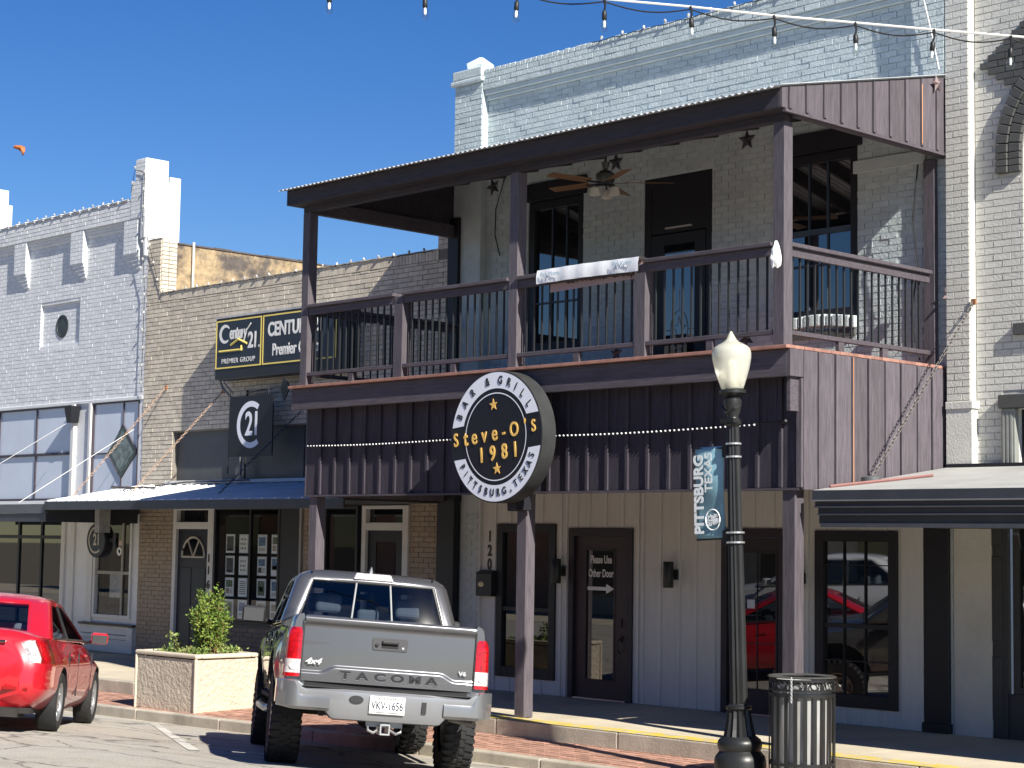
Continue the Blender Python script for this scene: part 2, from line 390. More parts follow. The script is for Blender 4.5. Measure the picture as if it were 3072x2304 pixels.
def win_frame(parent, x0, x1, z0, z1, fw, y, mat, glass, d=.05, bars_x=(), bars_z=(), bw=.02, yg=None, barmat=None, name='window', label=None, bfw=None):
    b = fw if bfw is None else bfw
    mb = MB(); mb.box(x0, x0+fw, y-d, y+.04, z0, z1); mb.box(x1-fw, x1, y-d, y+.04, z0, z1)
    mb.box(x0+fw, x1-fw, y-d+.002, y+.04, z1-fw, z1); mb.box(x0+fw, x1-fw, y-d+.002, y+.04, z0, z0+b)
    f = mb.build(name, mat, parent, bevel=.004)
    if label: f['label'] = label
    yg = y if yg is None else yg
    MB().add([(x0+fw-.004, yg+.012, z0+b-.004), (x1-fw+.004, yg+.012, z0+b-.004), (x1-fw+.004, yg+.012, z1-fw+.004), (x0+fw-.004, yg+.012, z1-fw+.004)], [(0, 1, 2, 3)]).build('pane', glass, f)
    for bxp in bars_x:
        MB().box(bxp-bw/2, bxp+bw/2, yg-.012, yg+.01, z0+b, z1-fw).build('glazing_bar', barmat or mat, f)
    for bz, bh in bars_z:
        MB().box(x0+fw, x1-fw, yg-.02, yg+.011, bz-bh/2, bz+bh/2).build('glazing_bar', barmat or mat, f)
    return f
def room(parent, x0, x1, y0, y1, z0, z1, mat=None):
    mb = MB()
    vs = [(x0, y0, z0), (x1, y0, z0), (x1, y1, z0), (x0, y1, z0), (x0, y0, z1), (x1, y0, z1), (x1, y1, z1), (x0, y1, z1)]
    mb.add(vs, [(1, 2, 6, 5), (3, 0, 4, 7), (4, 5, 6, 7), (0, 3, 2, 1), (2, 3, 7, 6)])
    return mb.build('room', mat or M('dim_interior', (.06, .055, .05), .9), parent)

# ================================================================== GREY BUILDING (bar and grill)
gb = thing('bar_building', 'light grey painted brick two-storey building behind the dark wooden balcony', 'building')
GX0, GX1 = -7.77, -.004
up_ops = [(-6.42, -5.42, 4.40, 6.60), (-4.38, -3.29, 3.80, 6.40), (-2.30, -1.20, 4.467, 6.40)]
lo_ops = [(-6.875, -5.80, .184, 2.155), (-5.56, -4.48, -.3, 2.105), (-3.085, -2.165, -.3, 2.11), (-1.745, -.663, .184, 2.09)]
mb = MB(); cells_wall(mb, GX0, GX1, -.5, 8.26, .012, .30, up_ops+lo_ops); mb.build('wall', grey_paint, gb)
mb = MB(); mb.box(GX0, GX1, .3, 14, 7.4, 7.5); mb.box(GX0, GX0+.25, .31, 14, -.5, 7.9); mb.box(GX1-.25, GX1, .31, 14, -.5, 7.9); mb.build('side_wall', grey_paint, gb)
vis_g = lambda x, z: (z > 6.95 or (3.85 < z < 6.3))
pil_ops = [(-8, -7.23, 6.9, 9), (-.42, 1, 6.9, 9)]
zb = 3.83
bl = bricks(GX0+.002, GX1-.002, zb, 7.86, up_ops+pil_ops, L=.215, H=.072)
lay(gb, bl, .012, .008, grey_paint, 190, jit=.004, vis=lambda x, z: z > 6.95 or (-2.2 < x and z < 6.2) or (-5.5 < x < -4.4 and z < 6.3))
# lower brick strip beside the siding
lay(gb, bricks(-7.62, -7.235, 0, 2.3, (), L=.215, H=.072), .012, .011, grey_paint, 40, jit=.003)
# parapet cornice courses (stepped) and pilasters
for (z0, z1, d) in ((7.862, 7.928, .035), (7.93, 7.996, .07)):
    MB().box(-7.225, -.425, -d, .011, z0, z1).build('cornice_course', grey_paint, gb, bevel=.008)
MB().box(-7.225, -.425, -.088, .011, 7.998, 8.262).build('parapet_band', grey_paint, gb)
lay(gb, bricks(-7.225, -.425, 8.0, 8.215, (), L=.215, H=.072), -.088, .012, grey_paint, 60, jit=.004)
cp = MB(); x = -7.2
while x < -.5:
    wd = random.uniform(.085, .1); cp.box(x, x+wd, -.10, .2, 8.2155, 8.275+random.uniform(-.006, .008)); x += wd+.008
cp.build('coping_bricks', grey_paint, gb, bevel=.006, kind='stuff')
for (a, b, zt) in ((-7.775, -7.228, 8.12), (-.42, -.002, 8.5)):
    MB().box(a, b, -.10, .011, 6.9 if a > -1 else 3.83, zt).build('pilaster', grey_paint, gb)
    lay(gb, bricks(a, b, 6.95, zt, (), L=.215, H=.072), -.10, .010, grey_paint, 45, jit=.003)
MB().box(-7.83, -7.20, -.16, .25, 8.122, 8.19).box(-7.81, -7.22, -.14, .25, 8.192, 8.33).build('pilaster_cap', grey_paint, gb, bevel=.02, seg=2)
MB().tube([(-7.55, .0, 8.325), (-7.4, .05, 8.40), (-7.25, .1, 8.36)], [.14, .12, .03], 7).build('cap_mortar', grey_paint, gb, smooth=True)
# upper windows and door
def upper_window(x0, x1, z0, z1, lint):
    MB().box(x0-.0, x1+lint, -.045, .06, z1-.235, z1).build('lintel_board', trim_black, gb, bevel=.005)
    f = win_frame(gb, x0, x1, z0, z1-.24, .105, .06, trim_black, sky_glass, d=.04, bars_x=(x0+.4, x0+.66), bars_z=((z0+.62, .018), (z0+1.0, .06)), bw=.012, barmat=M('thin_glazing_bar', (.05, .07, .10), .4), label=None)
    room(gb, x0+.1, x1-.1, .12, .5, z0, z1-.2)
    return f
upper_window(-6.42, -5.42, 4.40, 6.60, .07)
upper_window(-2.30, -1.20, 4.467, 6.60, .07)
# arched brick sill under the right upper window
mb = MB()
for i in range(14):
    x = -2.3+i*.079; z = 4.40+.05*math.sin(i/13*math.pi)
    mb.box(x, x+.072, -.05, .03, z-.075, z+.06)
mb.build('window_sill', grey_paint, gb, bevel=.01)
MB().box(-2.3, -1.22, -.03, .01, 4.245, 4.325).build('sill_course', charcoal_brick, gb)
d = win_frame(gb, -4.38, -3.29, 3.80, 6.40, .10, .07, trim_black, dark_glass, d=.05, name='door_frame')
MB().box(-4.29, -3.38, .03, .055, 5.70, 6.31).build('transom_panel', trim_black, gb)
MB().box(-4.03, -3.62, -.0, .028, 5.745, 5.765).build('transom_light_bar', M('dull_white_bar', (.4, .4, .4), .5), gb)
dl = MB(); cells_wall(dl, -4.27, -3.40, 3.84, 5.68, .02, .052, [(-4.06, -3.57, 4.0, 5.55)]); dl = dl.build('door', trim_black, gb)
MB().box(-4.06, -3.57, .03, .036, 4.0, 5.55).build('pane', sky_glass, dl)
# leaded star emblem in an oval
e = MB(); ox, oz = -3.815, 4.50
e.tube([(ox+.135*math.cos(t), .026, oz+.235*math.sin(t)) for t in fr(0, 2*math.pi, 28)], .007, 5)
st = []
for i in range(10):
    r = (.11, .045)[i % 2]; t = math.pi/2+i*math.pi/5; st.append((r*math.cos(t), r*math.sin(t)*1.5))
e.tube([(ox+a, .026, oz+b) for a, b in st+st[:1]], .005, 4)
for s in (-1, 1): e.tube([(ox+s*.135, .026, oz), (ox+s*.24, .026, oz)], .005, 4)
for zz in (.235, -.235): e.tube([(ox, .026, oz+zz), (ox, .026, oz+zz*2.1)], .005, 4)
e.build('leaded_star_emblem', M('pewter_came', (.30, .36, .42), .4, metal=.4), dl)
MB().box(-1.235, -.30, -.03, .0, 6.045, 6.185).build('horizontal_board', grey_paint, gb, bevel=.004)
# lower facade: board and batten siding
mb_ops = lo_ops
bp = [-7.235, -7.02, -6.93]
edges = [-7.235]; x = -7.235
batt = [-7.21, -6.93, -6.64, -6.35, -6.06, -5.72, -5.62, -5.442, -5.232, -4.949, -4.658, -4.40, -4.324, -4.045, -3.746, -3.487, -3.20, -2.90, -2.62, -2.34, -2.09, -1.86, -1.62, -1.36, -1.10, -.84, -.60, -.36]
for i in range(len(batt)-1):
    a, b = batt[i]+.001, batt[i+1]-.001
    cut = [o for o in lo_ops if o[0] <= a+.002 and o[1] >= b-.002]
    for za, zb_ in ([(0, 2.75)] if not cut else [(0, cut[0][2]), (cut[0][3], 2.75)]):
        if zb_-za < .01: continue
        mb = MB(); cells_wall(mb, a, b, za, zb_, -.012, .010, [o for o in lo_ops if not (o[1] <= a or o[0] >= b) and o not in cut])
        if mb.v: mb.build('board', siding, gb)
for bxx in batt:
    cut = [o for o in lo_ops if bxx > o[0]-.04 and bxx < o[1]+.04]
    for za, zb_ in ([(0, 2.74)] if not cut else [(0, cut[0][2]-.02), (cut[0][3]+.02, 2.74)]):
        if zb_-za > .01: MB().box(bxx-.022, bxx+.022, -.032, -.0125, za, zb_).build('batten', siding, gb, bevel=.003)
# lower windows
mirror_glass = sky_glass
wl = win_frame(gb, -6.875, -5.80, .184, 2.155, .11, -.01, trim_black, dark_glass, d=.035, bars_z=((1.06, .05),), bfw=.13)
MB().box(-6.40, -6.38, -.012, .0, 1.09, 2.04).build('glazing_bar', trim_black, wl)
wr = win_frame(gb, -1.745, -.663, .184, 2.09, .115, -.01, trim_black, sky_glass, d=.035, bars_x=(-1.37, -1.09), bars_z=((1.06, .05), (1.72, .012), (.68, .012)), bw=.012, bfw=.14)
# lower doors
def shop_door(x0, x1, zt, gx0, gx1, gz0, gz1, lab=None, mat=door_brown):
    mb = MB(); mb.box(x0, x0+.085, -.045, .05, 0, zt); mb.box(x1-.085, x1, -.045, .05, 0, zt); mb.box(x0+.085, x1-.085, -.043, .05, zt-.10, zt)
    mb.build('door_frame', trim_dark, gb, bevel=.004)
    mb = MB(); cells_wall(mb, x0+.088, x1-.088, .015, zt-.103, .005, .05, [(gx0, gx1, gz0, gz1)])
    dd = mb.build('door', mat, gb)
    if lab: dd['label'] = lab
    MB().box(gx0-.025, gx1+.025, -.004, .0045, gz0-.025, gz0).box(gx0-.025, gx1+.025, -.004, .0045, gz1, gz1+.025).box(gx0-.025, gx0, -.004, .0045, gz0, gz1).box(gx1, gx1+.025, -.004, .0045, gz0, gz1).build('moulding', mat, dd, bevel=.003)
    MB().box(gx0, gx1, .02, .026, gz0, gz1).build('pane', dark_glass, dd)
    MB().box(x0+.1, x1-.1, -.05, .06, 0, .014).build('threshold', silver, gb)
    return dd
d1 = shop_door(-5.56, -4.48, 2.105, -5.285, -4.82, .245, 1.83, 'brown door with white lettering on its narrow pane')
text('door_lettering', 'Please Use', letter_white, d1, (-5.052, .017, 1.715), .135, ex=.001, off=.003, sp=1.0, sx=.62)
text('door_lettering', 'Other Door', letter_white, d1, (-5.052, .017, 1.545), .135, ex=.001, off=.003, sp=1.0, sx=.62)
MB().prism([(-.23, -.022), (.09, -.022), (.09, -.06), (.225, 0), (.09, .06), (.09, .022), (-.23, .022)], (-5.05, .017, 1.36), (1, 0, 0), (0, 0, 1), .001).build('painted_arrow', letter_white, d1)
h = MB(); h.box(-4.705, -4.675, -.012, .004, .90, 1.0); h.box(-4.71, -4.67, -.012, .004, .72, .80); h.tube([(-4.69, -.01, .76), (-4.69, -.055, .74), (-4.69, -.06, .62), (-4.69, -.01, .58)], .009, 6); h.build('door_handle', black_metal, d1)
d2 = shop_door(-3.085, -2.165, 2.11, -2.83, -2.32, .29, 1.83, 'dark door with tall grid pane by the corner post', mat=trim_dark)
for z in (.8, 1.3): MB().box(-2.83, -2.32, .012, .0195, z, z+.01).build('glazing_bar', trim_dark, d2)
MB().box(-2.60, -2.588, .012, .0195, .29, 1.83).build('glazing_bar', trim_dark, d2)
MB().box(-2.74, -2.63, .014, .019, 1.20, 1.30).build('notice', M('pale_blue_notice', (.5, .55, .65), .5), d2)
# end post and dark pilaster
MB().box(-.335, -.035, -.03, .05, 0, 2.75).box(-.355, -.015, -.05, .05, 0.002, .10).build('corner_pilaster', trim_black, gb, bevel=.005)
MB().box(-.60, -.338, -.036, .011, 0, 2.75).build('flat_trim', siding, gb)
# house number
for s_, z in (('1', 1.985), ('2', 1.80), ('0', 1.62)):
    text('house_number', s_, letter_black, gb, (-7.035, -.016, z), .20, ex=.004, off=.006, sx=.8)
# vertical conduit
MB().tube([(-7.20, -.05, 2.7), (-7.20, -.05, 2.2), (-7.20, -.03, 0.02)], .014, 6).build('conduit', siding, gb)
# mailbox, wall lamps
mbx = thing('mailbox', 'black wall mailbox with an oval plate below the number 120', 'mailbox', (-7.05, -.03, 1.21))
MB().box(-.125, .17, -.10, 0, 0, .295).hexa([(-.13, -.105, .296), (.175, -.105, .296), (.175, 0, .296), (-.13, 0, .296), (-.13, -.105, .305), (.175, -.105, .305), (.175, 0, .34), (-.13, 0, .34)]).build('body', black_metal, mbx, bevel=.006)
MB().lathe([(0, 0), (.055, 0), (.055, .004), (0, .006)], (-.02, -.1015, .155), 20, mx=Matrix.Rotation(math.pi/2, 3, 'X') @ Matrix.Diagonal((1, .62, 1))).build('oval_plate', M('aged_brass', (.45, .38, .25), .35, metal=.6), mbx, smooth=True)
def wall_lamp(x, z, label):
    t = thing('wall_lamp', label, 'wall lamp', (x, -.033, z), 'cylinder lamps on the grey siding')
    MB().box(-.06, .06, -.03, 0, -.06, .06).box(-.02, .02, -.06, -.03, -.02, .02).build('bracket', black_metal, t)
    MB().lathe([(.0, -.155), (.058, -.155), (.062, -.15), (.062, .15), (.058, .155), (0, .155)], (0, -.115, 0), 20, caps=False).build('shade', black_metal, t, smooth=True)
wall_lamp(-5.67, 1.565, 'black cylinder wall lamp left of the door marked Please Use Other Door')
wall_lamp(-3.80, 1.56, 'black cylinder wall lamp on bare siding between the two doors')
wall_lamp(-1.93, 1.56, 'black cylinder wall lamp mostly hidden behind the corner post')
# ================================================================== WOODEN BALCONY
po = thing('balcony', 'dark stained wooden balcony with corrugated roof over the bar entrance', 'balcony')
YF = -2.686; YS = -2.485
def post(x0, x1, y0, z0, z1, mat=purple_wood, s=.135):
    return MB().box(x0, x1, y0, y0+s, z0, z1).build('post', mat, po, bevel=.005)
for a in (-7.735, -3.960, -.268): post(a, a+.136, YF, 3.83, 6.02)
for a in (-5.920, -2.078): post(a, a+.155, YF, 3.83, 4.795)
post(-.29, -.155, -.075, 3.83, 6.06, s=.07)
MB().box(-7.83, -7.62, -.15, -.002, 2.45, 6.3).build('post', trim_black, po, bevel=.004)
for a in (-7.73, -3.98, -.30): post(a, a+.152, YS, .002, 2.455, s=.14)
MB().box(-7.98, -7.64, -.12, .0, .0, 2.45).build('post', trim_black, po)
# deck: boards along x
y = YF-.06
while y < -.03:
    MB().box(-7.89, -.055, y, y+.138, 3.795, 3.828).build('deck_board', deck_edge, po, bevel=.003); y += .144
MB().box(-7.885, -.088, YF-.002, YF+.04, 3.528, 3.792).build('rim_beam', purple_wood_h, po, bevel=.006)
MB().box(-7.885, -7.84, YF+.042, 0-.01, 3.55, 3.79).build('rim_joist', purple_wood_h, po)
MB().box(-.130, -.088, YF+.042, -.01, 3.2, 3.79).build('rim_joist', purple_wood_h, po)
x = -7.4
while x < -.3:
    MB().box(x, x+.045, YF+.045, -.01, 3.56, 3.79).build('joist', purple_wood_h, po); x += .61
MB().box(-.086, -.05, YF-.002, YS-.001, 3.528, 3.792).build('end_board', purple_wood, po, bevel=.004)
# front skirt boards and battens
x = -7.80; k = 0
while x < -.12:
    x1 = min(x+.288, -.09)
    MB().box(x+.001, x1-.001, YS, YS+.02, 2.47+random.uniform(-.002, .004), 3.70).build('skirt_board', purple_front_shaded, po)
    if x > -7.75: MB().box(x-.021, x+.021, YS-.026, YS-.001, 2.47, 3.70).build('batten', purple_front_shaded, po, bevel=.003)
    x = x1
MB().box(-7.80, -.086, YS-.03, YS+.06, 2.445, 2.468).build('bottom_trim', purple_wood_h, po)
MB().box(-7.79, -.10, YS+.022, YS+.07, 2.47, 2.62).build('header', trim_black, po)
MB().box(-.115, -.05, YS-.03, YS-.001, 2.47, 3.52).build('corner_board', purple_wood, po, bevel=.004)
# left skirt end
MB().box(-7.83, -7.805, YS, -.05, 2.45, 3.55).build('end_skirt', purple_wood, po)
# right side skirt boards (board and batten along y)
ys = [-2.485, -2.267, -1.986, -1.715, -1.439, -1.152, -.872, -.581, -.307, -.003]
for i in range(9):
    off = -.006 if i % 2 else 0
    MB().box(-.075+off, -.045+off, ys[i]+.001, ys[i+1]-.001, 2.45+.0, 3.79).build('skirt_board', purple_wood, po, bevel=.002)
    if i: MB().box(-.0445, -.024, ys[i]-.004, ys[i]+.038, 2.45, 3.79).build('batten', purple_wood, po, bevel=.003)
MB().box(-.0235, -.0215, -1.714, -1.706, 2.5, 3.78).build('bare_wood_strip', raw_wood, po)
MB().box(-.023, -.005, -.045, -.004, 3.0, 3.79).build('batten', purple_wood, po)
# railings
def railing(axis, a, b, fixed, bal0, step=.1205, blocks=()):
    def bb(mb, u0, u1, d0, d1, z0, z1):
        if axis == 'x': mb.box(u0, u1, fixed+d0, fixed+d1, z0, z1)
        else: mb.box(fixed-d1, fixed-d0, u0, u1, z0, z1)
        return mb
    r = bpy.data.objects.new('railing', None); COL.objects.link(r); r.parent = po
    wd = purple_wood_h
    bb(MB(), a, b, -.03, .12, 4.80, 4.842).build('top_rail', wd, r, bevel=.006)
    bb(MB(), a, b, .01, .05, 4.712, 4.798).build('under_rail', wd, r, bevel=.003)
    bb(MB(), a, b, .005, .06, 3.945, 3.99).build('bottom_rail', wd, r, bevel=.004)
    for q in blocks: bb(MB(), q, q+.09, .01, .055, 3.83, 3.943).build('rail_block', wd, r, bevel=.003)
    n = int((b-a-.05)/step); u = bal0
    if axis == 'x': me = MB().box(-.009, .009, 0, .018, 3.97, 4.76).mesh('baluster', black_metal)
    else: me = MB().box(0, .018, -.009, .009, 3.97, 4.76).mesh('baluster', black_metal)
    while u < b-.02:
        o = link('baluster', me, r); o.location = (u, fixed+.052, 0) if axis == 'x' else (fixed-.072, u, 0); u += step
railing('x', -7.598, -5.921, YF, -7.50, blocks=(-6.778,))
railing('x', -5.764, -3.961, YF, -5.66, blocks=(-4.925,))
railing('x', -3.823, -2.079, YF, -3.73, blocks=(-2.961,))
railing('x', -1.922, -.269, YF, -1.83, blocks=(-1.116,))
railing('y', -2.549, -.142, -.16, -2.44, blocks=(-1.75, -1.0))
railing('y', -2.549, -.152, -7.60, -2.44, blocks=(-1.3,))
# roof beam, rafters, fascia, corrugated sheet
MB().box(-7.735, -.132, YF+.002, YF+.09, 6.022, 6.20).build('roof_beam', fascia_wood_shaded, po, bevel=.006)
YE = -2.88
MB().box(-7.79, -.045, YE, YE+.04, 6.095, 6.285).build('fascia', fascia_wood_shaded, po, bevel=.005)
MB().box(-7.79, -.045, YE+.042, YF, 6.098, 6.115).build('soffit', fascia_wood_shaded, po)
def zr(y): return 6.31+(6.955-6.31)*(y-YE)/(-YE)
x = -7.5
while x < -.2:
    MB().hexa([(x, YE+.045, 6.12), (x+.045, YE+.045, 6.12), (x+.045, -.005, 6.76), (x, -.005, 6.76), (x, YE+.045, zr(YE)-.03), (x+.045, YE+.045, zr(YE)-.03), (x+.045, -.005, zr(0)-.03), (x, -.005, zr(0)-.03)]).build('rafter', fascia_wood_shaded, po); x += .61
n = 776; mb = MB(); vs = []
for i in range(n+1):
    x = -7.85+i*(7.85+.012)/n; dz = .009*math.cos(2*math.pi*x/.0795)
    for (yy) in (YE-.12, -.003): vs.append((x, yy, zr(yy)+dz-.008)); vs.append((x, yy, zr(yy)+dz-.0095))
fs = []
for i in range(n): a = i*4; b = a+4; fs += [(a, b, b+2, a+2), (a+1, a+3, b+3, b+1), (a, a+1, b+1, b)]
mb.add(vs, fs); mb.build('corrugated_sheet', M('corrugated_zinc', (.60, .63, .65), .4, metal=.3, var=.06, dirt=.15), po, smooth=60)
# gable ends
gy = [-2.88, -2.784, -2.515, -2.23, -1.949, -1.675, -1.402, -1.114, -.832, -.545, -.261, -.004]
for side, (xa, xb, s) in enumerate(((-.04, -.012, 1), (-7.83, -7.795, -1))):
    for i in range(11):
        y0, y1 = gy[i]+.001, gy[i+1]-.001
        o = MB().hexa([(xa, y0, 6.10), (xb, y0, 6.10), (xb, y1, 6.10), (xa, y1, 6.10), (xa, y0, zr(y0)-.02), (xb, y0, zr(y0)-.02), (xb, y1, zr(y1)-.02), (xa, y1, zr(y1)-.02)]).build('gable_board', purple_wood if side == 0 else fascia_wood_shaded, po)  # left gable takes the darker copy, its inner shade in the colour
        if i and side == 0:
            ya, yb = gy[i]-.004, gy[i]+.04
            if yb > -.003: yb = -.003
            MB().hexa([(xb+.0005, ya, 6.10), (xb+.022, ya, 6.10), (xb+.022, yb, 6.10), (xb+.0005, yb, 6.10), (xb+.0005, ya, zr(ya)-.024), (xb+.022, ya, zr(ya)-.024), (xb+.022, yb, zr(yb)-.024), (xb+.0005, yb, zr(yb)-.024)]).build('batten', purple_wood, po)
MB().box(-.12, -.0415, YF+.1, -.003, 6.06, 6.10).build('gable_beam', purple_wood_h, po)
MB().box(-.045, -.006, YE+.05, -.003, 6.065, 6.0985).build('gable_beam', purple_wood_h, po)
MB().box(-7.79, -7.70, YF+.1, -.003, 6.03, 6.20).build('gable_beam', purple_wood_h, po)
MB().hexa([(.0105, -.545, 6.12), (.013, -.545, 6.12), (.013, -.536, 6.12), (.0105, -.536, 6.12), (.0105, -.545, 6.75), (.013, -.545, 6.75), (.013, -.536, 6.75), (.0105, -.536, 6.75)]).build('bare_wood_strip', raw_wood, po)
MB().hexa([(-.05, YE-.05, zr(YE-.05)+.002), (.015, YE-.05, zr(YE-.05)+.002), (.015, -.005, zr(0)+.002), (-.05, -.005, zr(0)+.002), (-.05, YE-.05, zr(YE-.05)+.008), (.015, YE-.05, zr(YE-.05)+.008), (.015, -.005, zr(0)+.008), (-.05, -.005, zr(0)+.008)]).build('rake_flashing', galv, po)
# rope light along the skirt
rl = thing('rope_light', 'string of small white lights on a dark cable across the front boards below the balcony', 'string lights', (-7.7, YS-.045, 3.08))
def sagz(t): return -.012*math.sin(t*3.1)-.01*math.sin(t*11)
MB().tube([(7.50*t, -.01, .0+sagz(t)+.015) for t in fr(0, 1, 50)], .006, 5).build('cable', letter_black, rl)
bm_ = MB().lathe([(0, -.012), (.010, -.006), (.012, 0), (.010, .006), (0, .012)], (0, 0, 0), 6, caps=False).mesh('bulb', M('pearl_bulb', (.85, .85, .85), .3, var=0), smooth=True)
for i in range(118):
    t = i/118*.955; o = link('bulb', bm_, rl); o.location = (7.50*t, -.02, sagz(t))
MB().tube([(7.42, -.01, .01), (7.52, -.06, .03)], .014, 6).build('plug', letter_black, rl)
# barn stars
def star(x, y, z, r, label, tilt=0, matr=None):
    t = thing('barn_star', label, 'star', (x, y, z), 'metal barn stars')
    vs = [(0, -.03, 0)]
    for i in range(10):
        rr = r if i % 2 == 0 else r*.42; a = math.pi/2+i*math.pi/5+tilt; vs.append((rr*math.cos(a), 0, rr*math.sin(a)))
    MB().add(vs, [(0, 1+i, 1+(i+1) % 10) for i in range(10)]+[tuple(range(10, 0, -1))]).build('star_body', matr or M('dark_star_metal', (.035, .028, .04), .5), t)
star(-2.757, -.005, 6.66, .135, 'dark metal star high on the wall, nearest to the right corner post')
star(-4.854, -.005, 6.69, .135, 'dark metal star on the wall just behind the ceiling fan')
star(-7.096, -.005, 6.67, .135, 'dark metal star at the left end of the upper wall', tilt=.3)
star(-2.398, -2.60, 3.905, .095, 'small dark star resting under the bottom rail in the third railing bay')
star(-.66, -2.60, 3.93, .10, 'small dark star under the bottom rail behind the street lamp globe', tilt=.5)
star(.02, -.28, 6.80, .10, 'small rusty star ornament on the gable end boards beside the bulb string', tilt=.2, matr=M('mottled_star', (.16, .11, .11), .5))
star(-.0, -.06, 4.56, .11, 'small rusty star ornament on the right back post above the side railing', tilt=.6, matr=M('mottled_star', (.16, .11, .11), .5))
for nm in ('barn_star.005', 'barn_star.006'):
    bpy.data.objects[nm].rotation_euler = (0, 0, math.pi/2)
# ceiling fan
fn = thing('ceiling_fan', 'brown-bladed ceiling fan with three glass shades under the balcony roof', 'ceiling fan', (-3.62, -1.5, 6.04))
MB().tube([(0, 0, .08), (0, 0, .55)], .015, 8).lathe([(.0, .0), (.09, .0), (.11, .03), (.11, .10), (.06, .14), (0, .14)], n=20).lathe([(.0, .16), (.03, .16), (.05, .24), (0, .24)], n=14).build('motor', M('old_fan_metal', (.07, .075, .07), .4, metal=.4), fn, smooth=True)
for k in range(5):
    a = .75+k*2*math.pi/5; m4 = Matrix.Rotation(a, 4, 'Z') @ Matrix.Rotation(.2, 4, 'X')
    MB().box(.22, .78, -.065, .065, .0, .008, mx=m4).build('blade', M('oak_fan_blade', (.20, .115, .055), .5, var=.2, st=(4, 1, 1)), fn, bevel=.003)
    MB().box(.08, .26, -.02, .02, -.006, .0, mx=m4).build('blade_arm', black_metal, fn)
for k in range(3):
    a = 2.2+k*2*math.pi/3; c = (.13*math.cos(a), .13*math.sin(a), -.10)
    MB().tube([(0, 0, -.02), (c[0], c[1], -.04)], .012, 6).build('lamp_arm', black_metal, fn)
    MB().lathe([(.02, .05), (.055, .03), (.068, -.05), (.062, -.055), (.05, .02), (.0, .04)], c, 16, caps=False).build('glass_shade', M('frosted_shade', (.55, .54, .48), .35), fn, smooth=True)
# banner hung over the railing
bn = thing('vinyl_banner', 'white vinyl banner folded over the railing top in the middle bay', 'banner', (-3.46, -2.74, 4.86))
def banner(name, pts, mat):
    mb = MB(); k = 24; vs = []
    for i in range(k+1):
        t = i/k; x = 1.50*t; w_ = .006*math.sin(t*37)+.004*math.sin(t*11)
        for (yy, zz) in pts: vs.append((x+.012*zz, yy+w_*(1-abs(zz)*0)-.0, zz+.008*math.sin(t*3.14)))
    n_ = len(pts); mb.add(vs, [(i*n_+j, (i+1)*n_+j, (i+1)*n_+j+1, i*n_+j+1) for i in range(k) for j in range(n_-1)])
    return mb.build(name, mat, bn, smooth=True)
ban_mat = M('white_banner_vinyl', (.76, .78, .80), .45, var=.04, bump=.4, bs=7)
banner('front_fold', [(.20, -.03), (.16, .0), (.08, .012), (.005, .006), (-.012, -.06), (-.008, -.145)], ban_mat)
pk = M('pinkish_banner_back', (.42, .30, .28), .6, var=.05)
MB().add([(.12, .10, -.03), (1.46, .10, -.02), (1.46, .085, -.20), (.12, .085, -.24)], [(0, 1, 2, 3)]).build('back_fold', pk, bn)
text('faint_lettering', 'Rick Morris', M('faded_blue_ink', (.25, .38, .48), .5, var=0), bn, (.22, -.022, -.055), .07, ex=.0005, sp=.9, rot=(math.pi/2, 0, 0))
text('faint_lettering', 'Rick Kelley', M('faded_blue_ink', (.25, .38, .48), .5, var=0), bn, (1.27, -.022, -.045), .07, ex=.0005, sp=.9)
text('banner_lettering', 'C21 Premier Group', letter_black, bn, (.86, .078, -.125), .13, ex=.0005, sx=.95)
# rag at the corner post
rg = MB(); vs = []; random.seed(3)
for j in range(7):
    for i in range(7):
        a = i/6*3.4-1.9; rr = .02+.045*math.sin(j/6*2.2)+random.uniform(-.012, .014)
        vs.append((rr*math.cos(a), -rr*abs(math.sin(a))-.01, .10-.045*j+random.uniform(-.01, .01)+(.03 if j == 6 and i % 2 else 0)))
rg.add(vs, [(j*7+i, j*7+i+1, (j+1)*7+i+1, (j+1)*7+i) for j in range(6) for i in range(6)])
o = rg.build('white_rag', M('white_cloth', (.78, .78, .76), .8), smooth=True); o.location = (-.205, YF-.012, 4.74); tag(o, 'crumpled white rag tied to the corner post at railing height', 'rag')
# ================================================================== ROUND SIGN
rs = thing('round_sign', 'round black and white bar and grill sign with gold lettering on the middle post', 'sign', (-3.878, -2.92, 3.056))
rs.rotation_euler = (0, -D2R(5.834), 0)
RB = .723; YA = Matrix.Rotation(math.pi/2, 3, 'X')
MB().lathe([(0, -.20), (RB, -.20), (RB, -.0), (RB-.012, .003), (0, .003)], n=72, mx=YA, caps=False).build('drum', [sign_side], rs, smooth=True)
MB().lathe([(0, .0045), (RB-.014, .0045), (RB-.014, .005), (0, .006)], n=72, mx=YA, caps=False).build('black_face', sign_black, rs)
def ringseg(r0, r1, a0, a1, yy, n=40):
    mb = MB(); vs = []
    for t in fr(a0, a1, n): vs += [(r0*math.cos(t), yy, r0*math.sin(t)), (r1*math.cos(t), yy, r1*math.sin(t))]
    mb.add(vs, [(2*i, 2*i+1, 2*i+3, 2*i+2) for i in range(n)]); return mb
a_ = math.asin(.183/RB)
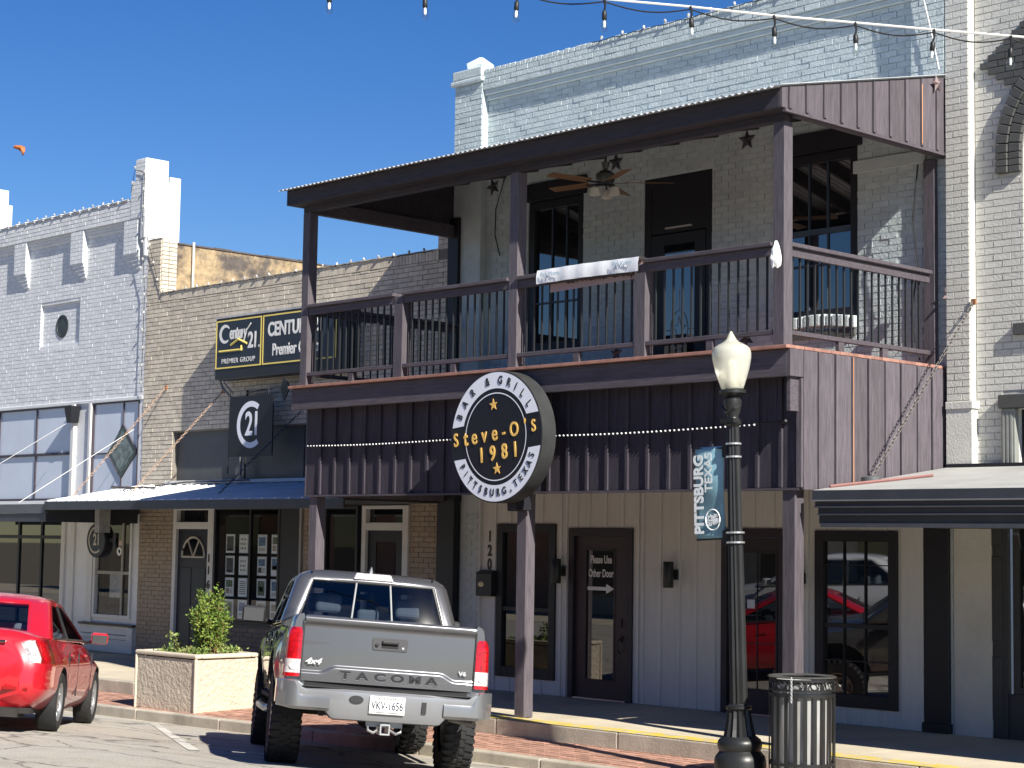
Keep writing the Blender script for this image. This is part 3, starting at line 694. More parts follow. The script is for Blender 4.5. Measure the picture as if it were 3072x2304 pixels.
def bandseg(sgn):
    mb = MB(); vs = []; n = 48; h = .183; r0 = .53; r1 = RB-.016
    for i in range(n+1):
        t = i/n; aa0 = math.asin(h/r0); aa1 = math.asin(h/r1)
        a0 = aa0+(math.pi-2*aa0)*t; a1 = aa1+(math.pi-2*aa1)*t
        vs += [(r0*math.cos(a0), -.009, sgn*r0*math.sin(a0)), (r1*math.cos(a1), -.009, sgn*r1*math.sin(a1))]
    f = [(2*i, 2*i+2, 2*i+3, 2*i+1) if sgn > 0 else (2*i, 2*i+1, 2*i+3, 2*i+2) for i in range(n)]
    return mb.add(vs, f)
bandseg(1).build('white_band', white_vinyl, rs); bandseg(-1).build('white_band', white_vinyl, rs)
ringseg(.472, .484, 0, 2*math.pi, -.010, 72).build('white_ring', white_vinyl, rs)
def fit_text(name, s, mat, parent, width, height, mx, sy=1):
    return text(name, s, mat, parent, (0, 0, 0), height, ex=.004, off=.008, mx=mx)
def face_m(x, z, rot=0, y=-.013): return Matrix.Translation((x, y, z)) @ Matrix.Rotation(math.pi/2, 4, 'X') @ Matrix.Rotation(rot, 4, 'Z')
def serif(parent, mat, x, z, wd, rot=0, y=-.0135):
    MB().box(-wd/2, wd/2, -.004, .004, -.006, .006, mx=Matrix.Translation((x, y, z)) @ Matrix.Rotation(-rot, 4, 'Y')).build('serif', mat, parent)
top = [('B', 152), ('A', 137), ('R', 121), ('&', 97), ('G', 78), ('R', 65), ('I', 54), ('L', 42), ('L', 28)]
for ch, dg in top:
    a = D2R(dg); r = .618; rot = a-math.pi/2
    text('ring_letter', ch, letter_black, rs, None, .125, ex=.002, off=.002, mx=face_m(r*math.cos(a), r*math.sin(a), rot), sx=.8)
for i, ch in enumerate('PITTSBURG,TEXAS'):
    dg = 206+i*(334-206)/14; a = D2R(dg); r = .612; rot = a+math.pi/2
    text('ring_letter', ch, letter_black, rs, None, .115, ex=.002, off=.0015, mx=face_m(r*math.cos(a), r*math.sin(a), rot), sx=.78)
for ch, x, hh in (('S', -.635, .20), ('t', -.475, .22), ('e', -.335, .215), ('v', -.175, .215), ('e', -.01, .215), ('-', .135, .2), ('O', .30, .21), ("'", .47, .2), ('S', .60, .175)):
    text('gold_letter', ch, gold, rs, None, hh*(1.12 if ch in 'tev' else 1.05), ex=.003, off=.0035, mx=face_m(x, .035+(.01 if ch == "'" else 0)), sx=.78)
for ch, x in (('1', -.235), ('9', -.055), ('8', .13), ('1', .30)):
    text('gold_letter', ch, gold, rs, None, .23, ex=.003, off=.005, mx=face_m(x, -.185), sx=.8)
for z in (.352, -.352):
    pts = [((.068 if i % 2 == 0 else .028)*math.cos(math.pi/2+i*math.pi/5), (.068 if i % 2 == 0 else .028)*math.sin(math.pi/2+i*math.pi/5)) for i in range(10)]
    MB().prism(pts, (0, -.010, z), (1, 0, 0), (0, 0, 1), .004).build('gold_star', gold, rs)
for s in (-1, 1): MB().box(s*.25-.03, s*.25+.03, .2, .44, .35, .40).build('mount', sign_side, rs)
MB().box(-.09, .05, .20, .43, -.80, .55).build('mount_plate', trim_black, rs)
# ================================================================== TAN BUILDING
tb = thing('tan_building', 'tan brick one-storey building between the white building and the balcony', 'building')
TX0, TX1 = -15.50, -7.776
ops = [(-14.60, -8.2, 2.83, 3.62), (-14.45, -11.09, -1, 2.42), (-10.56, -8.70, -1, 2.42)]
mb = MB(); cells_wall(mb, TX0, TX1, -.5, 5.92, .012, .30, ops); mb.box(TX0, -15.12, .012, .32, 5.92, 6.84); mb.box(-8.2, TX1, .012, .32, 5.92, 6.9)
mb.build('wall', tan_mortar, tb)
lay(tb, bricks(TX0, TX1, 2.72, 5.79, ops, L=.212, H=.0705), .012, .011, tan_brick, 270, jit=.003, vis=lambda x, z: x > -13.9)
lay(tb, bricks(TX0, -15.11, 5.79, 6.84, (), L=.212, H=.0705)+bricks(-8.2, TX1, 5.93, 6.9, (), L=.212, H=.0705), .012, .011, tan_brick, 20, jit=.003)
mb = MB()      # side of the left pier, facing the sun
zz = 5.95
while zz < 6.8:
    mb.box(-15.12, -15.10, .02, .15, zz+.005, zz+.065); mb.box(-15.12, -15.10, .16, .31, zz+.005, zz+.065); zz += .0705
mb.build('brick', tan_brick, tb, kind='stuff')
MB().box(TX0, -15.105, -.0, .32, 6.842, 6.87).build('pier_cap', tan_mortar, tb)
cb = MB(); x = -15.08
while x < -8.22:
    cb.box(x, x+.062, -.002, .1, 5.795, 5.925+random.uniform(-.006, .006)); x += .0705
cb.build('soldier_course', tan_brick, tb, kind='stuff')
MB().box(-15.09, -8.2, .0, .31, 5.928, 5.95).build('mortar_cap', M('mortar_cap', (.48, .43, .35), .9, var=.2), tb)
# recessed transom band and sill
MB().box(-14.60, -8.2, .10, .14, 2.83, 3.62).build('transom_panel', M('charcoal_transom', (.075, .078, .082), .4, var=.1), tb)
MB().box(-11.25, -11.22, .09, .099, 2.83, 3.62).build('panel_joint', charcoal_paint, tb)
MB().box(-14.7, -8.2, -.06, .10, 2.775, 2.828).build('sill', trim_white, tb, bevel=.006)
# ground floor
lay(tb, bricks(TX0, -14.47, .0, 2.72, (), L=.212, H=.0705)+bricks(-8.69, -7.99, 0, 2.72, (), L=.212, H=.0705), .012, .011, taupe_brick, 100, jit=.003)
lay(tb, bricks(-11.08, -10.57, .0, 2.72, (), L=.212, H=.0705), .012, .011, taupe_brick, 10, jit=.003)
def door_set(x0, x1, label, fan, zt=2.06, wide=.09):
    mb = MB(); mb.box(x0-wide, x0, -.03, .08, 0, 2.41); mb.box(x1, x1+wide+.03, -.03, .08, 0, 2.41); mb.box(x0, x1, -.028, .08, zt, zt+.11); mb.box(x0, x1, -.028, .08, 2.36, 2.41)
    mb.build('door_frame', trim_white, tb, bevel=.005)
    MB().box(x0, x1, .05, .06, zt+.11, 2.36).build('transom_pane', dark_glass, tb)
    gl = (x0+.18, x1-.18, .35, 1.9)
    mb = MB()
    if fan: mb.box(x0+.003, x1-.003, .02, .06, .02, zt-.003)
    else: cells_wall(mb, x0+.003, x1-.003, .02, zt-.003, .02, .06, [gl])
    d = mb.build('door', navy_door if fan else trim_black, tb); d['label'] = label
    return d, gl
fd, _ = door_set(-14.37, -13.49, 'dark navy door with half-round fan window', True)
mb = MB(); cx, cz, r = -13.93, 1.62, .31
mb.add([(cx, .017, cz)]+[(cx+r*math.cos(t), .017, cz+r*math.sin(t)) for t in fr(0, math.pi, 20)], [(0, i+2, i+1)[::-1] for i in range(20)])
mb.build('fan_pane', dark_glass, fd)
mb = MB(); mb.tube([(cx+r*math.cos(t), .012, cz+r*math.sin(t)) for t in fr(0, math.pi, 20)], .018, 6); mb.tube([(cx-r, .012, cz), (cx+r, .012, cz)], .018, 6)
for a in (60, 120): mb.tube([(cx, .012, cz), (cx+r*math.cos(D2R(a)), .012, cz+r*math.sin(D2R(a)))], .014, 6)
mb.build('fan_trim', M('cream_trim', (.5, .46, .4), .5), fd, smooth=True)
for (a, b, c_, d_) in ((.2, .75, -14.27, -13.98), (.2, .75, -13.88, -13.59), (.85, 1.45, -14.27, -13.98), (.85, 1.45, -13.88, -13.59)):
    MB().box(c_, d_, .012, .0195, a, b).build('door_panel', navy_door, fd, bevel=.006)
for s_, z in (('1', 1.60), ('1', 1.41), ('6', 1.19)): text('house_number', s_, letter_black, tb, (-13.43, -.034, z), .17, ex=.004, off=.006)
gd, gl = door_set(-9.60, -8.80, 'dark glazed door between white jambs', False)
MB().box(gl[0], gl[1], .03, .036, gl[2], gl[3]).build('pane', dark_glass, gd)
# poster window
win_frame(tb, -13.33, -11.62, .61, 2.41, .05, .0, trim_black, glass_clear(), d=.03, bars_x=(-12.39,), bw=.035, bfw=.05)
MB().box(-13.36, -13.331, -.03, .07, 0, 2.41).build('white_jamb', trim_white, tb)
room(tb, -13.30, -11.62, .02, 2.2, .55, 2.42)
MB().box(-13.33, -11.62, .0, .10, .0, .61).build('bulkhead', trim_white and charcoal_paint, tb)
lay(tb, bricks(-13.33, -11.62, .0, .58, (), L=.212, H=.0705), 0.0, .011, M('brown_bulkhead_brick', (.20, .16, .13), .8, rnd=.1), 10)
MB().box(-11.62, -11.14, -.02, .1, 0, 2.41).build('dark_mullion', trim_black, tb)
MB().box(-11.14, -11.09, -.03, .1, 0, 2.41).build('white_jamb', M('grey_jamb', (.28, .27, .26), .5), tb)
win_frame(tb, -10.55, -9.78, .5, 2.41, .05, .0, trim_black, dark_glass, d=.03)
MB().box(-10.55, -9.78, 0, .1, 0, .5).build('bulkhead', charcoal_paint, tb)
# posters in the window
papers = [M('sheet_paper', (.78, .82, .84), .5, var=0), M('photo_green', (.10, .16, .10), .5, var=.6, vs=25), M('photo_blue', (.12, .22, .38), .5, var=.5, vs=18), M('photo_tan', (.38, .32, .24), .5, var=.5, vs=22), M('sheet_ink', (.06, .07, .09), .5, var=0), M('acrylic_holder', (.6, .68, .75), .25, var=0), M('photo_dark', (.05, .055, .06), .4, var=.5, vs=20)]
random.seed(11)
rows = ['top', 'second', 'third', 'bottom']; cols = ['leftmost', 'second', 'third', 'rightmost']
px_ = [-13.13, -12.78, -12.30, -11.95]
kinds = [[3, 1, 2, 0], [3, 1, 0, 4], [0, 5, 6, 2], [6, 2, 0, 0]]
for ri in range(4):
    for ci in range(4):
        z1 = 1.985-ri*.335; x0 = px_[ci]; wd, hh = .235, .29
        t = thing('listing_sheet', 'property sheet in a clear holder, %s in the %s row of the poster window' % (cols[ci], rows[ri]), 'poster', (x0, .075, z1-hh), 'property sheets hanging in the poster window')
        MB().box(0, wd, 0, .004, 0, hh).build('holder', papers[5], t)
        m = MB(); m.box(.018, wd-.018, -.003, 0-.0005, .018, hh-.018)
        k = kinds[ri][ci]; mats = [papers[0]]+papers[1:5]+[papers[6]]
        y0, y1 = -.0045, -.0035
        def rc(a, b, c, d, mi): m.box(.018+a*(wd-.036), .018+b*(wd-.036), y0, y1, .018+c*(hh-.036), .018+d*(hh-.036), mi)
        if k == 0: rc(.08, .92, .5, .92, random.choice((1, 2, 3))); rc(.08, .5, .1, .42, random.choice((1, 3, 5))); [rc(.56, .92, .12+i*.08, .15+i*.08, 4) for i in range(4)]
        elif k == 1: [rc(.12+.2*i, .22+.2*i, .15+.27*j, .30+.27*j, 4 if (i+j) % 2 else 3) for i in range(4) for j in range(3)]
        elif k == 2: rc(.08, .92, .38, .92, 2); [rc(.1, .9, .08+i*.08, .11+i*.08, 4) for i in range(3)]
        elif k == 3: rc(.05, .95, .05, .95, 5); rc(.3, .7, .12, .2, 0)
        elif k == 4: rc(.05, .95, .3, .95, 2); rc(.05, .95, .3, .55, 3)
        elif k == 5: [rc(.1, .9, .1+i*.12, .15+i*.12, 4) for i in range(7)]
        else: rc(.06, .94, .06, .94, 1); rc(.25, .75, .3, .6, 5)
        m.build('sheet', mats, t)
# exposed party wall behind the pier
MB().box(-15.5, -15.13, .33, 9, -.5, 6.80).build('party_wall', bank_stain, tb)
mb = MB()
for i in range(24):
    mb.box(-15.52, -15.11, .34+i*.36, .34+i*.36+.352, 6.80, 6.83+random.uniform(-.01, .015))
mb.build('parapet_tiles', M('dark_parapet_tar', (.09, .075, .07), .9, var=.3), tb)
MB().tube([(-15.08, .62, 5.3), (-15.08, .62, 6.86)], .022, 8).build('vent_pipe', M('pale_pipe', (.6, .58, .52), .5), tb, smooth=True)
MB().box(-15.12, -7.78, .32, 9, 5.2, 5.3).build('roof', M('roof_gravel', (.2, .19, .17), .9), tb)

# ================================================================== WHITE BUILDING
wb = thing('white_building', 'white painted brick building with corbelled parapet at the left edge', 'building')
WX0, WX1 = -23.2, -15.504
sqop = (-18.95, -17.63, 5.30, 6.04)
ops = [(-20.36, -17.70, 2.55, 4.20), (-17.09, -15.62, 2.55, 4.21), (-23.0, -17.92, -1, 2.45), (-16.86, -15.68, .56, 2.36), sqop]
mb = MB(); cells_wall(mb, WX0, WX1, -.5, 7.64, .012, .30, ops); mb.build('wall', white_paint, wb)
MB().box(WX0, WX0+.3, .3, 12, -.5, 7).box(WX1-.35, WX1-.002, .31, 12, -.5, 6.8).box(WX0, WX1-.36, .31, 12, 6.6, 6.7).build('side_wall', white_paint, wb)
ops2 = ops[:4]+[(sqop[0]-.01, sqop[1]+.01, sqop[2]-.01, sqop[3]+.01)]
lay(wb, bricks(WX0, WX1, 4.26, 7.25, ops2, L=.212, H=.0705), .012, .008, white_paint, 230, jit=.002)
lay(wb, bricks(WX0, WX1-.3, 7.25, 7.56, (), L=.212, H=.0705), -.085, .008, white_paint, 60, jit=.002)
MB().box(WX0, WX1-.002, -.075, .0115, 7.251, 7.575).build('parapet_band', white_paint, wb)
for j, d in enumerate((.055, .035, .018)): MB().box(WX0, WX1-.03, -d, .0115, 7.25-(j+1)*.045+.001, 7.25-j*.045-.001).build('corbel_course', white_paint, wb, bevel=.004)
x = WX0; k = 0
while x < -16.0:
    MB().hexa([(x, -.10, 7.578), (x+.30, -.10, 7.578), (x+.30, .32, 7.578), (x, .32, 7.578), (x+.02, -.09, 7.60), (x+.29, -.09, 7.625), (x+.29, .32, 7.65), (x+.02, .32, 7.63)]).build('coping_tile', white_paint, wb, bevel=.008); x += .312
for cxs in (-23.0, -21.85, -19.84, -17.86, -16.13):
    c0 = cxs; c1 = cxs+.43
    MB().box(c0, c1, -.085, .0115, 6.66, 7.2505).build('corbel', white_paint, wb, bevel=.004)
    for j in range(4):
        MB().box(c0+.06+.07*j, c1-.0, -.085+.016*(j+1), .0115, 6.66-.062*(j+1)+.004, 6.66-.062*j).build('corbel_step', white_paint, wb, bevel=.004)
    lay(wb, bricks(c0+.002, c1-.002, 6.67, 7.24, (), L=.212, H=.0705), -.085, .006, white_paint, 8, jit=.001)
# end piers standing above the parapet
for (xa, xb, zt) in ((-15.93, -15.505, 8.26), (-21.22, -20.78, 8.45)):
    if xa > -17:
        mb = MB(); mb.box(xa, xb, -.09, .40, 7.252, 7.90).box(xa+.12, xb, -.085, .36, 7.90, 8.26); mb.build('pier', white_paint, wb, bevel=.008)
        MB().box(xb-.3, xb-.01, .401, .62, 6.8, 8.0).build('pier_return', white_paint, wb, bevel=.01)
        MB().box(xa+.3, xb+.03, -.095, .4, 6.9, 7.4).box(xa+.36, xb+.02, -.07, .4, 6.6, 6.9).build('corner_corbel', white_paint, wb, bevel=.01)
        lay(wb, bricks(xa+.002, xb-.002, 7.26, 7.9, (), L=.212, H=.0705)+bricks(xa+.122, xb-.002, 7.9, 8.25, (), L=.212, H=.0705), -.09, .008, white_paint, 10, jit=.001)
        m = MB(); zz = 6.9
        while zz < 8.2:
            m.box(xb-.001, xb+.008, -.08, .13, zz+.005, zz+.065); m.box(xb-.001, xb+.008, .14, .34, zz+.005, zz+.065); zz += .0705
        m.build('brick', white_paint, wb, kind='stuff')
    else:
        MB().box(xa, xb, -.09, .35, 7.26, zt-.3).box(xa+.02, xb-.12, -.085, .33, zt-.3, zt).build('pier', white_paint, wb, bevel=.008)
# recessed square with round vent
MB().box(sqop[0]-.0, sqop[1]+.0, .055, .07, sqop[2], sqop[3]).build('recess_panel', white_paint, wb)
lay(wb, bricks(sqop[0], sqop[1], sqop[2], sqop[3], (), L=.212, H=.0705), .055, .004, white_paint, 20, jit=.001)
m = MB(); cx, cz = -18.27, 5.63
m.lathe([(.0, -.0), (.205, 0), (.205, .012), (.17, .014), (.165, .006), (0, .005)], (cx, .05, cz), 28, mx=YA); m.build('round_vent', M('old_vent_metal', (.05, .06, .06), .5, metal=.3, var=.4), wb)
# soldier/ragged course above the glazing
MB().box(WX0, WX1, -.02, .0115, 4.20, 4.262).build('lintel_band', white_paint, wb, bevel=.01)
# upper glazing
f = win_frame(wb, -20.36, -17.70, 2.55, 4.20, .03, .03, M('dark_caming', (.05, .04, .05), .5), frost_glass, d=.03, bars_x=(-19.0,), bars_z=((3.36, .045),), bw=.03)
MB().box(-17.70, -17.60, -.05, .3, 2.5, 4.2).build('white_post', trim_white, wb, bevel=.005)
MB().box(-17.16, -17.085, -.03, .3, 2.5, 4.2).build('white_post', trim_white, wb, bevel=.005)
MB().box(-17.6, -17.16, .09, .3, 2.4, 4.2).build('niche_back', trim_white, wb)
f2 = win_frame(wb, -17.08, -15.62, 2.55, 4.20, .025, .03, M('dark_caming', (.05, .04, .05), .5), frost_glass, d=.03)
T, Lp, Rp, Bt = (-16.13, 3.80), (-16.58, 3.33), (-15.68, 3.33), (-16.16, 2.90)
m = MB(); m.tube([(p[0], .028, p[1]) for p in (T, Lp, Bt, Rp, T)], .017, 5)
for a, b in ((T, (-16.13, 4.18)), (Lp, (-17.06, 3.33)), (Bt, (-16.16, 2.57)), (Rp, (-15.64, 3.33))): m.tube([(a[0], .03, a[1]), (b[0], .03, b[1])], .014, 5)
m.build('diamond_caming', M('dark_caming', (.05, .04, .05), .5), f2)
m = MB(); m.add([(p[0]+.0, .022, p[1]) for p in (T, Lp, Bt, Rp)], [(0, 1, 2, 3)]); m.build('diamond_pane', M('dark_leaded_pane', (.05, .07, .07), .15, var=.5, vs=6), f2)
m = MB(); m.add([(p[0]*.78+c*.22, .018, p[1]*.78+d*.22) for p, (c, d) in zip((T, Lp, Bt, Rp), [(-16.13, 3.35)]*4)], [(0, 1, 2, 3)]); m.build('inner_pane', M('grey_etched_pane', (.14, .17, .17), .2, var=.5, vs=9), f2)
MB().hexa([(-17.66, -.16, 3.88), (-17.50, -.16, 3.88), (-17.52, .0, 3.88), (-17.64, .0, 3.88), (-17.70, -.2, 4.17), (-17.46, -.2, 4.17), (-17.46, 0, 4.17), (-17.70, 0, 4.17)]).build('bracket', trim_black, wb, bevel=.01)
# shop window, panels
win_frame(wb, -16.86, -15.68, .56, 2.36, .06, .02, trim_white, glass_clear(), d=.04, bars_x=(-16.0,), bars_z=((1.32, .05),), bw=.05, barmat=M('beige_sash', (.30, .28, .24), .5))
room(wb, -16.86, -15.68, .05, 2.5, .5, 2.4)
for s_, z in (('1', 1.98), ('1', 1.88), ('8', 1.78), ): text('window_decal', s_, letter_white, wb, (-16.44, .012, z), .11, ex=.0006, off=.004)
MB().lathe([(.03, 0), (.075, 0), (.075, .001), (.03, .001)], (-16.10, .012, 1.68), 20, mx=YA, caps=False).build('window_decal', letter_white, wb)
MB().box(-16.17, -16.03, .011, .013, 1.77, 1.85).build('window_decal', M('red_white_decal', (.5, .35, .3), .5), wb)
sign_in = thing('window_notice', 'pale notice sheets taped low inside the shop window', 'notice', (-16.5, .10, .9))
MB().box(0, .35, 0, .004, 0, .42).build('paper', M('pale_notice', (.3, .31, .33), .6, var=.3, vs=14), sign_in)
tbm = thing('side_table', 'brown wooden side table standing inside the shop window', 'table', (-15.98, .5, .5))
MB().box(-.25, .25, -.2, .2, .52, .56).build('table_top', M('brown_table_wood', (.16, .08, .04), .4), tbm)
for sx_ in (-.22, .2):
    for sy_ in (-.17, .15): MB().box(sx_, sx_+.03, sy_, sy_+.03, 0, .52).build('leg', M('brown_table_wood', (.16, .08, .04), .4), tbm)
MB().box(-17.2, -15.52, -.07, .011, .44, .475).build('ledge', M('dark_brown_ledge', (.05, .03, .03), .5), wb)
MB().box(-17.2, -15.70, -.02, .011, .30, .438).box(-17.2, -15.70, -.045, .011, .22, .29).box(-17.2, -15.70, -.03, .011, .0, .215).build('bulkhead_boards', trim_white, wb, bevel=.006)
MB().box(-15.70, -15.52, -.06, .011, 0, .43).build('corner_block', trim_white, wb, bevel=.005)
MB().box(-17.92, -17.80, -.03, .3, 0, 2.45).build('grey_jamb', siding, wb); MB().box(-17.62, -17.50, -.02, .01, 0, 2.45).build('pilaster_strip', trim_white, wb); MB().box(-17.05, -16.87, -.03, .012, 0.48, 2.45).build('grey_jamb', siding, wb)
# dark shopfront
win_frame(wb, -22.9, -17.93, .3, 2.45, .08, .1, trim_black, dark_glass, d=.05, bars_x=(-21.2, -19.6, -18.8), bars_z=((1.9, .06),), bw=.06)
MB().box(-23, -17.93, .08, .2, -.2, .3).build('bulkhead', trim_black, wb)

# ================================================================== CREAM BUILDING at right
cbg = thing('cream_building', 'cream painted brick building with dark arched brick trim at the right edge', 'building')
CX0, CX1 = .004, 7.7
def inarch(x, z, c=1.72, r=.86, zs=6.0, z0=4.22): return (abs(x-c) < r and z0 < z < zs) or ((x-c)**2+(z-zs)**2 < r*r and z >= zs)
mb = MB(); ops = [(.86, 2.58, 4.22, 6.0), (.86, 2.58, 6.0, 6.86), (.78, 2.6, 2.2, 3.34), (.45, 7.2, -1, 2.2)]
cells_wall(mb, CX0, CX1, -.5, 9.2, .012, .30, ops)
for i in range(24):      # wall above the arch
    a0 = math.pi*i/24; a1 = math.pi*(i+1)/24
    xa, za = 1.72+.86*math.cos(a0), 6.0+.86*math.sin(a0); xb_, zb_ = 1.72+.86*math.cos(a1), 6.0+.86*math.sin(a1)
    mb.add([(xa, .012, za), (xb_, .012, zb_), (xb_, .012, 6.86), (xa, .012, 6.86), (xa, .3, za), (xb_, .3, zb_)], [(3, 2, 1, 0), (0, 1, 5, 4)])
mb.build('wall', cream_paint, cbg)
diamond = [(.42, 1.24), (.50, 1.16), (.58, 1.08)]
def india(x, z): return abs(x-1.0)/.62+abs(z-6.97)/.40 < 1.0
bl = bricks(.30, 3.0, 2.75, 8.4, [(.60, 2.8, 2.5, 3.48), (.865, 2.575, 4.10, 6.0), (.58, 2.86, 5.80, 6.0)], L=.208, H=.0715, hole=lambda x, z: (z >= 6.0 and inarch(x, z, r=1.16)))
lay(cbg, [b for b in bl if not india((b[0]+b[1])/2, (b[2]+b[3])/2)], .012, .010, cream_paint, 230, jit=.002)
mb = MB()
dbl = []
for k_ in range(-6, 7):
    z = 6.97+k_*.0715; hw = .62*(1-abs(k_)/6.6); x = 1.0-hw
    while x < 1.0+hw-.03: dbl.append((x+.004, min(x+.20, 1.0+hw), z-.033, z+.031)); x += .208
lay(cbg, dbl, .0, .03, charcoal_brick, 40, jit=.001)
# pilaster
MB().box(.006, .292, -.10, .0115, 3.44, 9.2).build('pilaster', cream_paint, cbg)
lay(cbg, bricks(.008, .290, 3.45, 8.4, (), L=.19, H=.0715), -.10, .009, cream_paint, 130, jit=.0015)
MB().box(.002, .33, -.13, .0115, 3.36, 3.44).build('pilaster_base', cream_paint, cbg, bevel=.006)
MB().box(.006, .31, -.115, .0115, 2.5, 3.358).build('pilaster_foot', cream_paint, cbg)
# arch voussoirs in two rings
for (r0, r1, pr, n_) in ((.87, 1.00, .05, 30), (1.005, 1.14, .075, 34)):
    for i in range(n_):
        a0 = math.pi*(1-(i+.06)/n_); a1 = math.pi*(1-(i+.94)/n_)
        P = [(1.72+r*math.cos(a), 6.0+r*math.sin(a)) for a in (a0, a1) for r in (r0, r1)]
        if P[0][0] > 2.3: continue
        MB().prism([P[0], P[1], P[3], P[2]][::-1], (0, .01, 0), (1, 0, 0), (0, 0, 1), pr+.01).build('voussoir', charcoal_brick, cbg, bevel=.004)
    for j in range(3):
        z = 6.0-.07*(j+1)+.004
        MB().box(1.72-r1, 1.72-r0, -pr, .01, z, z+.063).build('voussoir', charcoal_brick, cbg, bevel=.004)
win_frame(cbg, .86, 2.58, 4.22, 6.86, .07, .12, trim_black, sky_glass, d=.03, bars_z=((5.5, .06),))
MB().box(.76, 2.68, -.06, .12, 4.10, 4.22).build('window_sill', charcoal_brick, cbg, bevel=.006)
# small window with header above the awning
MB().box(.60, 2.8, -.09, .0115, 3.35, 3.49).build('window_header', charcoal_brick, cbg, bevel=.006)
MB().box(.62, .78, -.06, .0115, 2.72, 3.348).build('fluted_pilaster', M('grey_green_trim', (.25, .26, .24), .5), cbg, bevel=.005)
for i in range(3): MB().box(.64+i*.045, .66+i*.045, -.068, -.0602, 2.76, 3.31).build('fillet', M('grey_green_trim', (.25, .26, .24), .5), cbg)
win_frame(cbg, .78, 2.6, 2.7, 3.345, .06, .1, trim_black, dark_glass, d=.03)
# ground floor panelled front
m = MB(); m.box(.0, .62, .03, .1, 0, 2.5); m.build('panel_front', charcoal_paint, cbg)
for (a, b) in ((.07, .22), (.30, .56)):
    for (c_, d_) in ((.18, .82), (.98, 1.84), (1.95, 2.3)):
        MB().box(a, b, .018, .0295, c_, d_).build('raised_panel', charcoal_paint, cbg, bevel=.008)
win_frame(cbg, .66, 7.1, .45, 2.45, .07, .1, charcoal_paint, dark_glass, d=.03, bars_x=(2.2, 3.8, 5.4))
MB().box(.62, 7.2, .05, .3, -.2, .45).build('bulkhead', charcoal_paint, cbg)
# ================================================================== AWNINGS
def ribbed(parent, name, x0, x1, y0, z0, y1, z1, mat, pitch=.30, rib=.018, wd=.04):
    mb = MB(); L = Vector((0, y1-y0, z1-z0)); 
    mb.hexa([(x0, y0, z0-.01), (x1, y0, z0-.01), (x1, y1, z1-.01), (x0, y1, z1-.01), (x0, y0, z0), (x1, y0, z0), (x1, y1, z1), (x0, y1, z1)])
    x = x0+.05
    while x < x1-.05:
        if rib: mb.hexa([(x, y0-.004, z0), (x+wd, y0-.004, z0), (x+wd, y1, z1), (x, y1, z1), (x+.01, y0-.004, z0+rib), (x+wd-.01, y0-.004, z0+rib), (x+wd-.01, y1, z1+rib), (x+.01, y1, z1+rib)])
        x += pitch
    return mb.build(name, mat, parent)
def chain(parent, p0, p1, mat, link_r=.016, step=.048, name='chain', kind=None):
    p0 = Vector(p0); p1 = Vector(p1); d = p1-p0; n = max(2, int(d.length/step)); mb = MB(); q = d.to_track_quat('X', 'Z').to_matrix()
    for i in range(n):
        c = p0+d*(i+.5)/n; pts = []
        for t in fr(0, 2*math.pi, 8):
            v = Vector((.034*math.cos(t), .016*math.sin(t), 0)); v = v if i % 2 else Vector((v.x, 0, v.y)); pts.append(c+q @ v)
        mb.tube(pts, .005, 4, caps=False)
    return mb.build(name, mat, parent)
ta = thing('metal_awning', 'white ribbed metal awning with dark fascia above the tan shopfront', 'awning')
YT = -1.75
ribbed(ta, 'roof_sheet', -15.50, -7.95, YT, 2.46, -.002, 2.765, galv_bright)
MB().box(-15.50, -7.95, YT-.012, YT+.02, 2.325, 2.455).build('fascia', awning_dark, ta, bevel=.004)
MB().box(-15.49, -7.96, YT+.03, -.004, 2.43, 2.445).build('soffit', awning_dark, ta)
MB().box(-15.52, -15.49, YT, -.004, 2.30, 2.46).build('end_fascia', awning_dark, ta)
chain(ta, (-14.82, -.01, 4.36), (-15.18, -1.45, 2.54), chain_mat); chain(ta, (-13.20, -.01, 4.22), (-13.45, -1.5, 2.55), chain_mat); chain(ta, (-11.18, -.01, 3.83), (-11.1, -1.5, 2.55), chain_dark)
for p in ((-14.82, 0, 4.36), (-13.20, 0, 4.22)): MB().box(p[0]-.03, p[0]+.03, -.02, .0, p[2]-.03, p[2]+.03).build('anchor_plate', rust, ta)
mb = MB(); random.seed(5)
for i in range(5):
    c = Vector((-14.9+random.uniform(-.25, .25), -.55+random.uniform(-.15, .15), 2.69)); rr = random.uniform(.12, .24)
    mb.tube([c+Vector((rr*1.6*math.cos(t)*random.uniform(.85, 1.1), rr*math.sin(t), .01+.02*random.random())) for t in fr(0, 6.28, 14)], .011, 5)
mb.tube([(-14.6, -.3, 2.74), (-14, -.12, 2.80), (-13, -.1, 2.80), (-12.3, -.12, 2.81)], .012, 5)
o = mb.build('cable_coil', M('dark_cable', (.05, .04, .04), .6)); tag(o, 'tangled coil of dark cable lying on the white metal awning', 'cable')
wa = thing('flat_awning', 'dark-edged flat awning on the white building at the left edge', 'awning')
MB().hexa([(-23, -1.7, 2.36), (-15.53, -1.7, 2.36), (-15.53, -.003, 2.50), (-23, -.003, 2.50), (-23, -1.7, 2.40), (-15.53, -1.7, 2.40), (-15.53, -.003, 2.54), (-23, -.003, 2.54)]).build('roof_sheet', M('grey_awning_top', (.3, .31, .33), .6), wa)
MB().box(-23, -15.53, -1.73, -1.70, 2.27, 2.42).build('fascia', M('grey_awning_fascia', (.10, .105, .12), .5, var=.1), wa)
MB().box(-23, -15.53, -1.71, -1.66, 2.14, 2.265).build('lower_fascia', awning_dark, wa)
MB().box(-15.56, -15.53, -1.66, -.01, 2.14, 2.36).build('end_fascia', awning_dark, wa)
def rod(parent, p0, p1, mat, r=.006, name='stay_cable'): return MB().tube([p0, p1], r, 5).build(name, mat, parent)
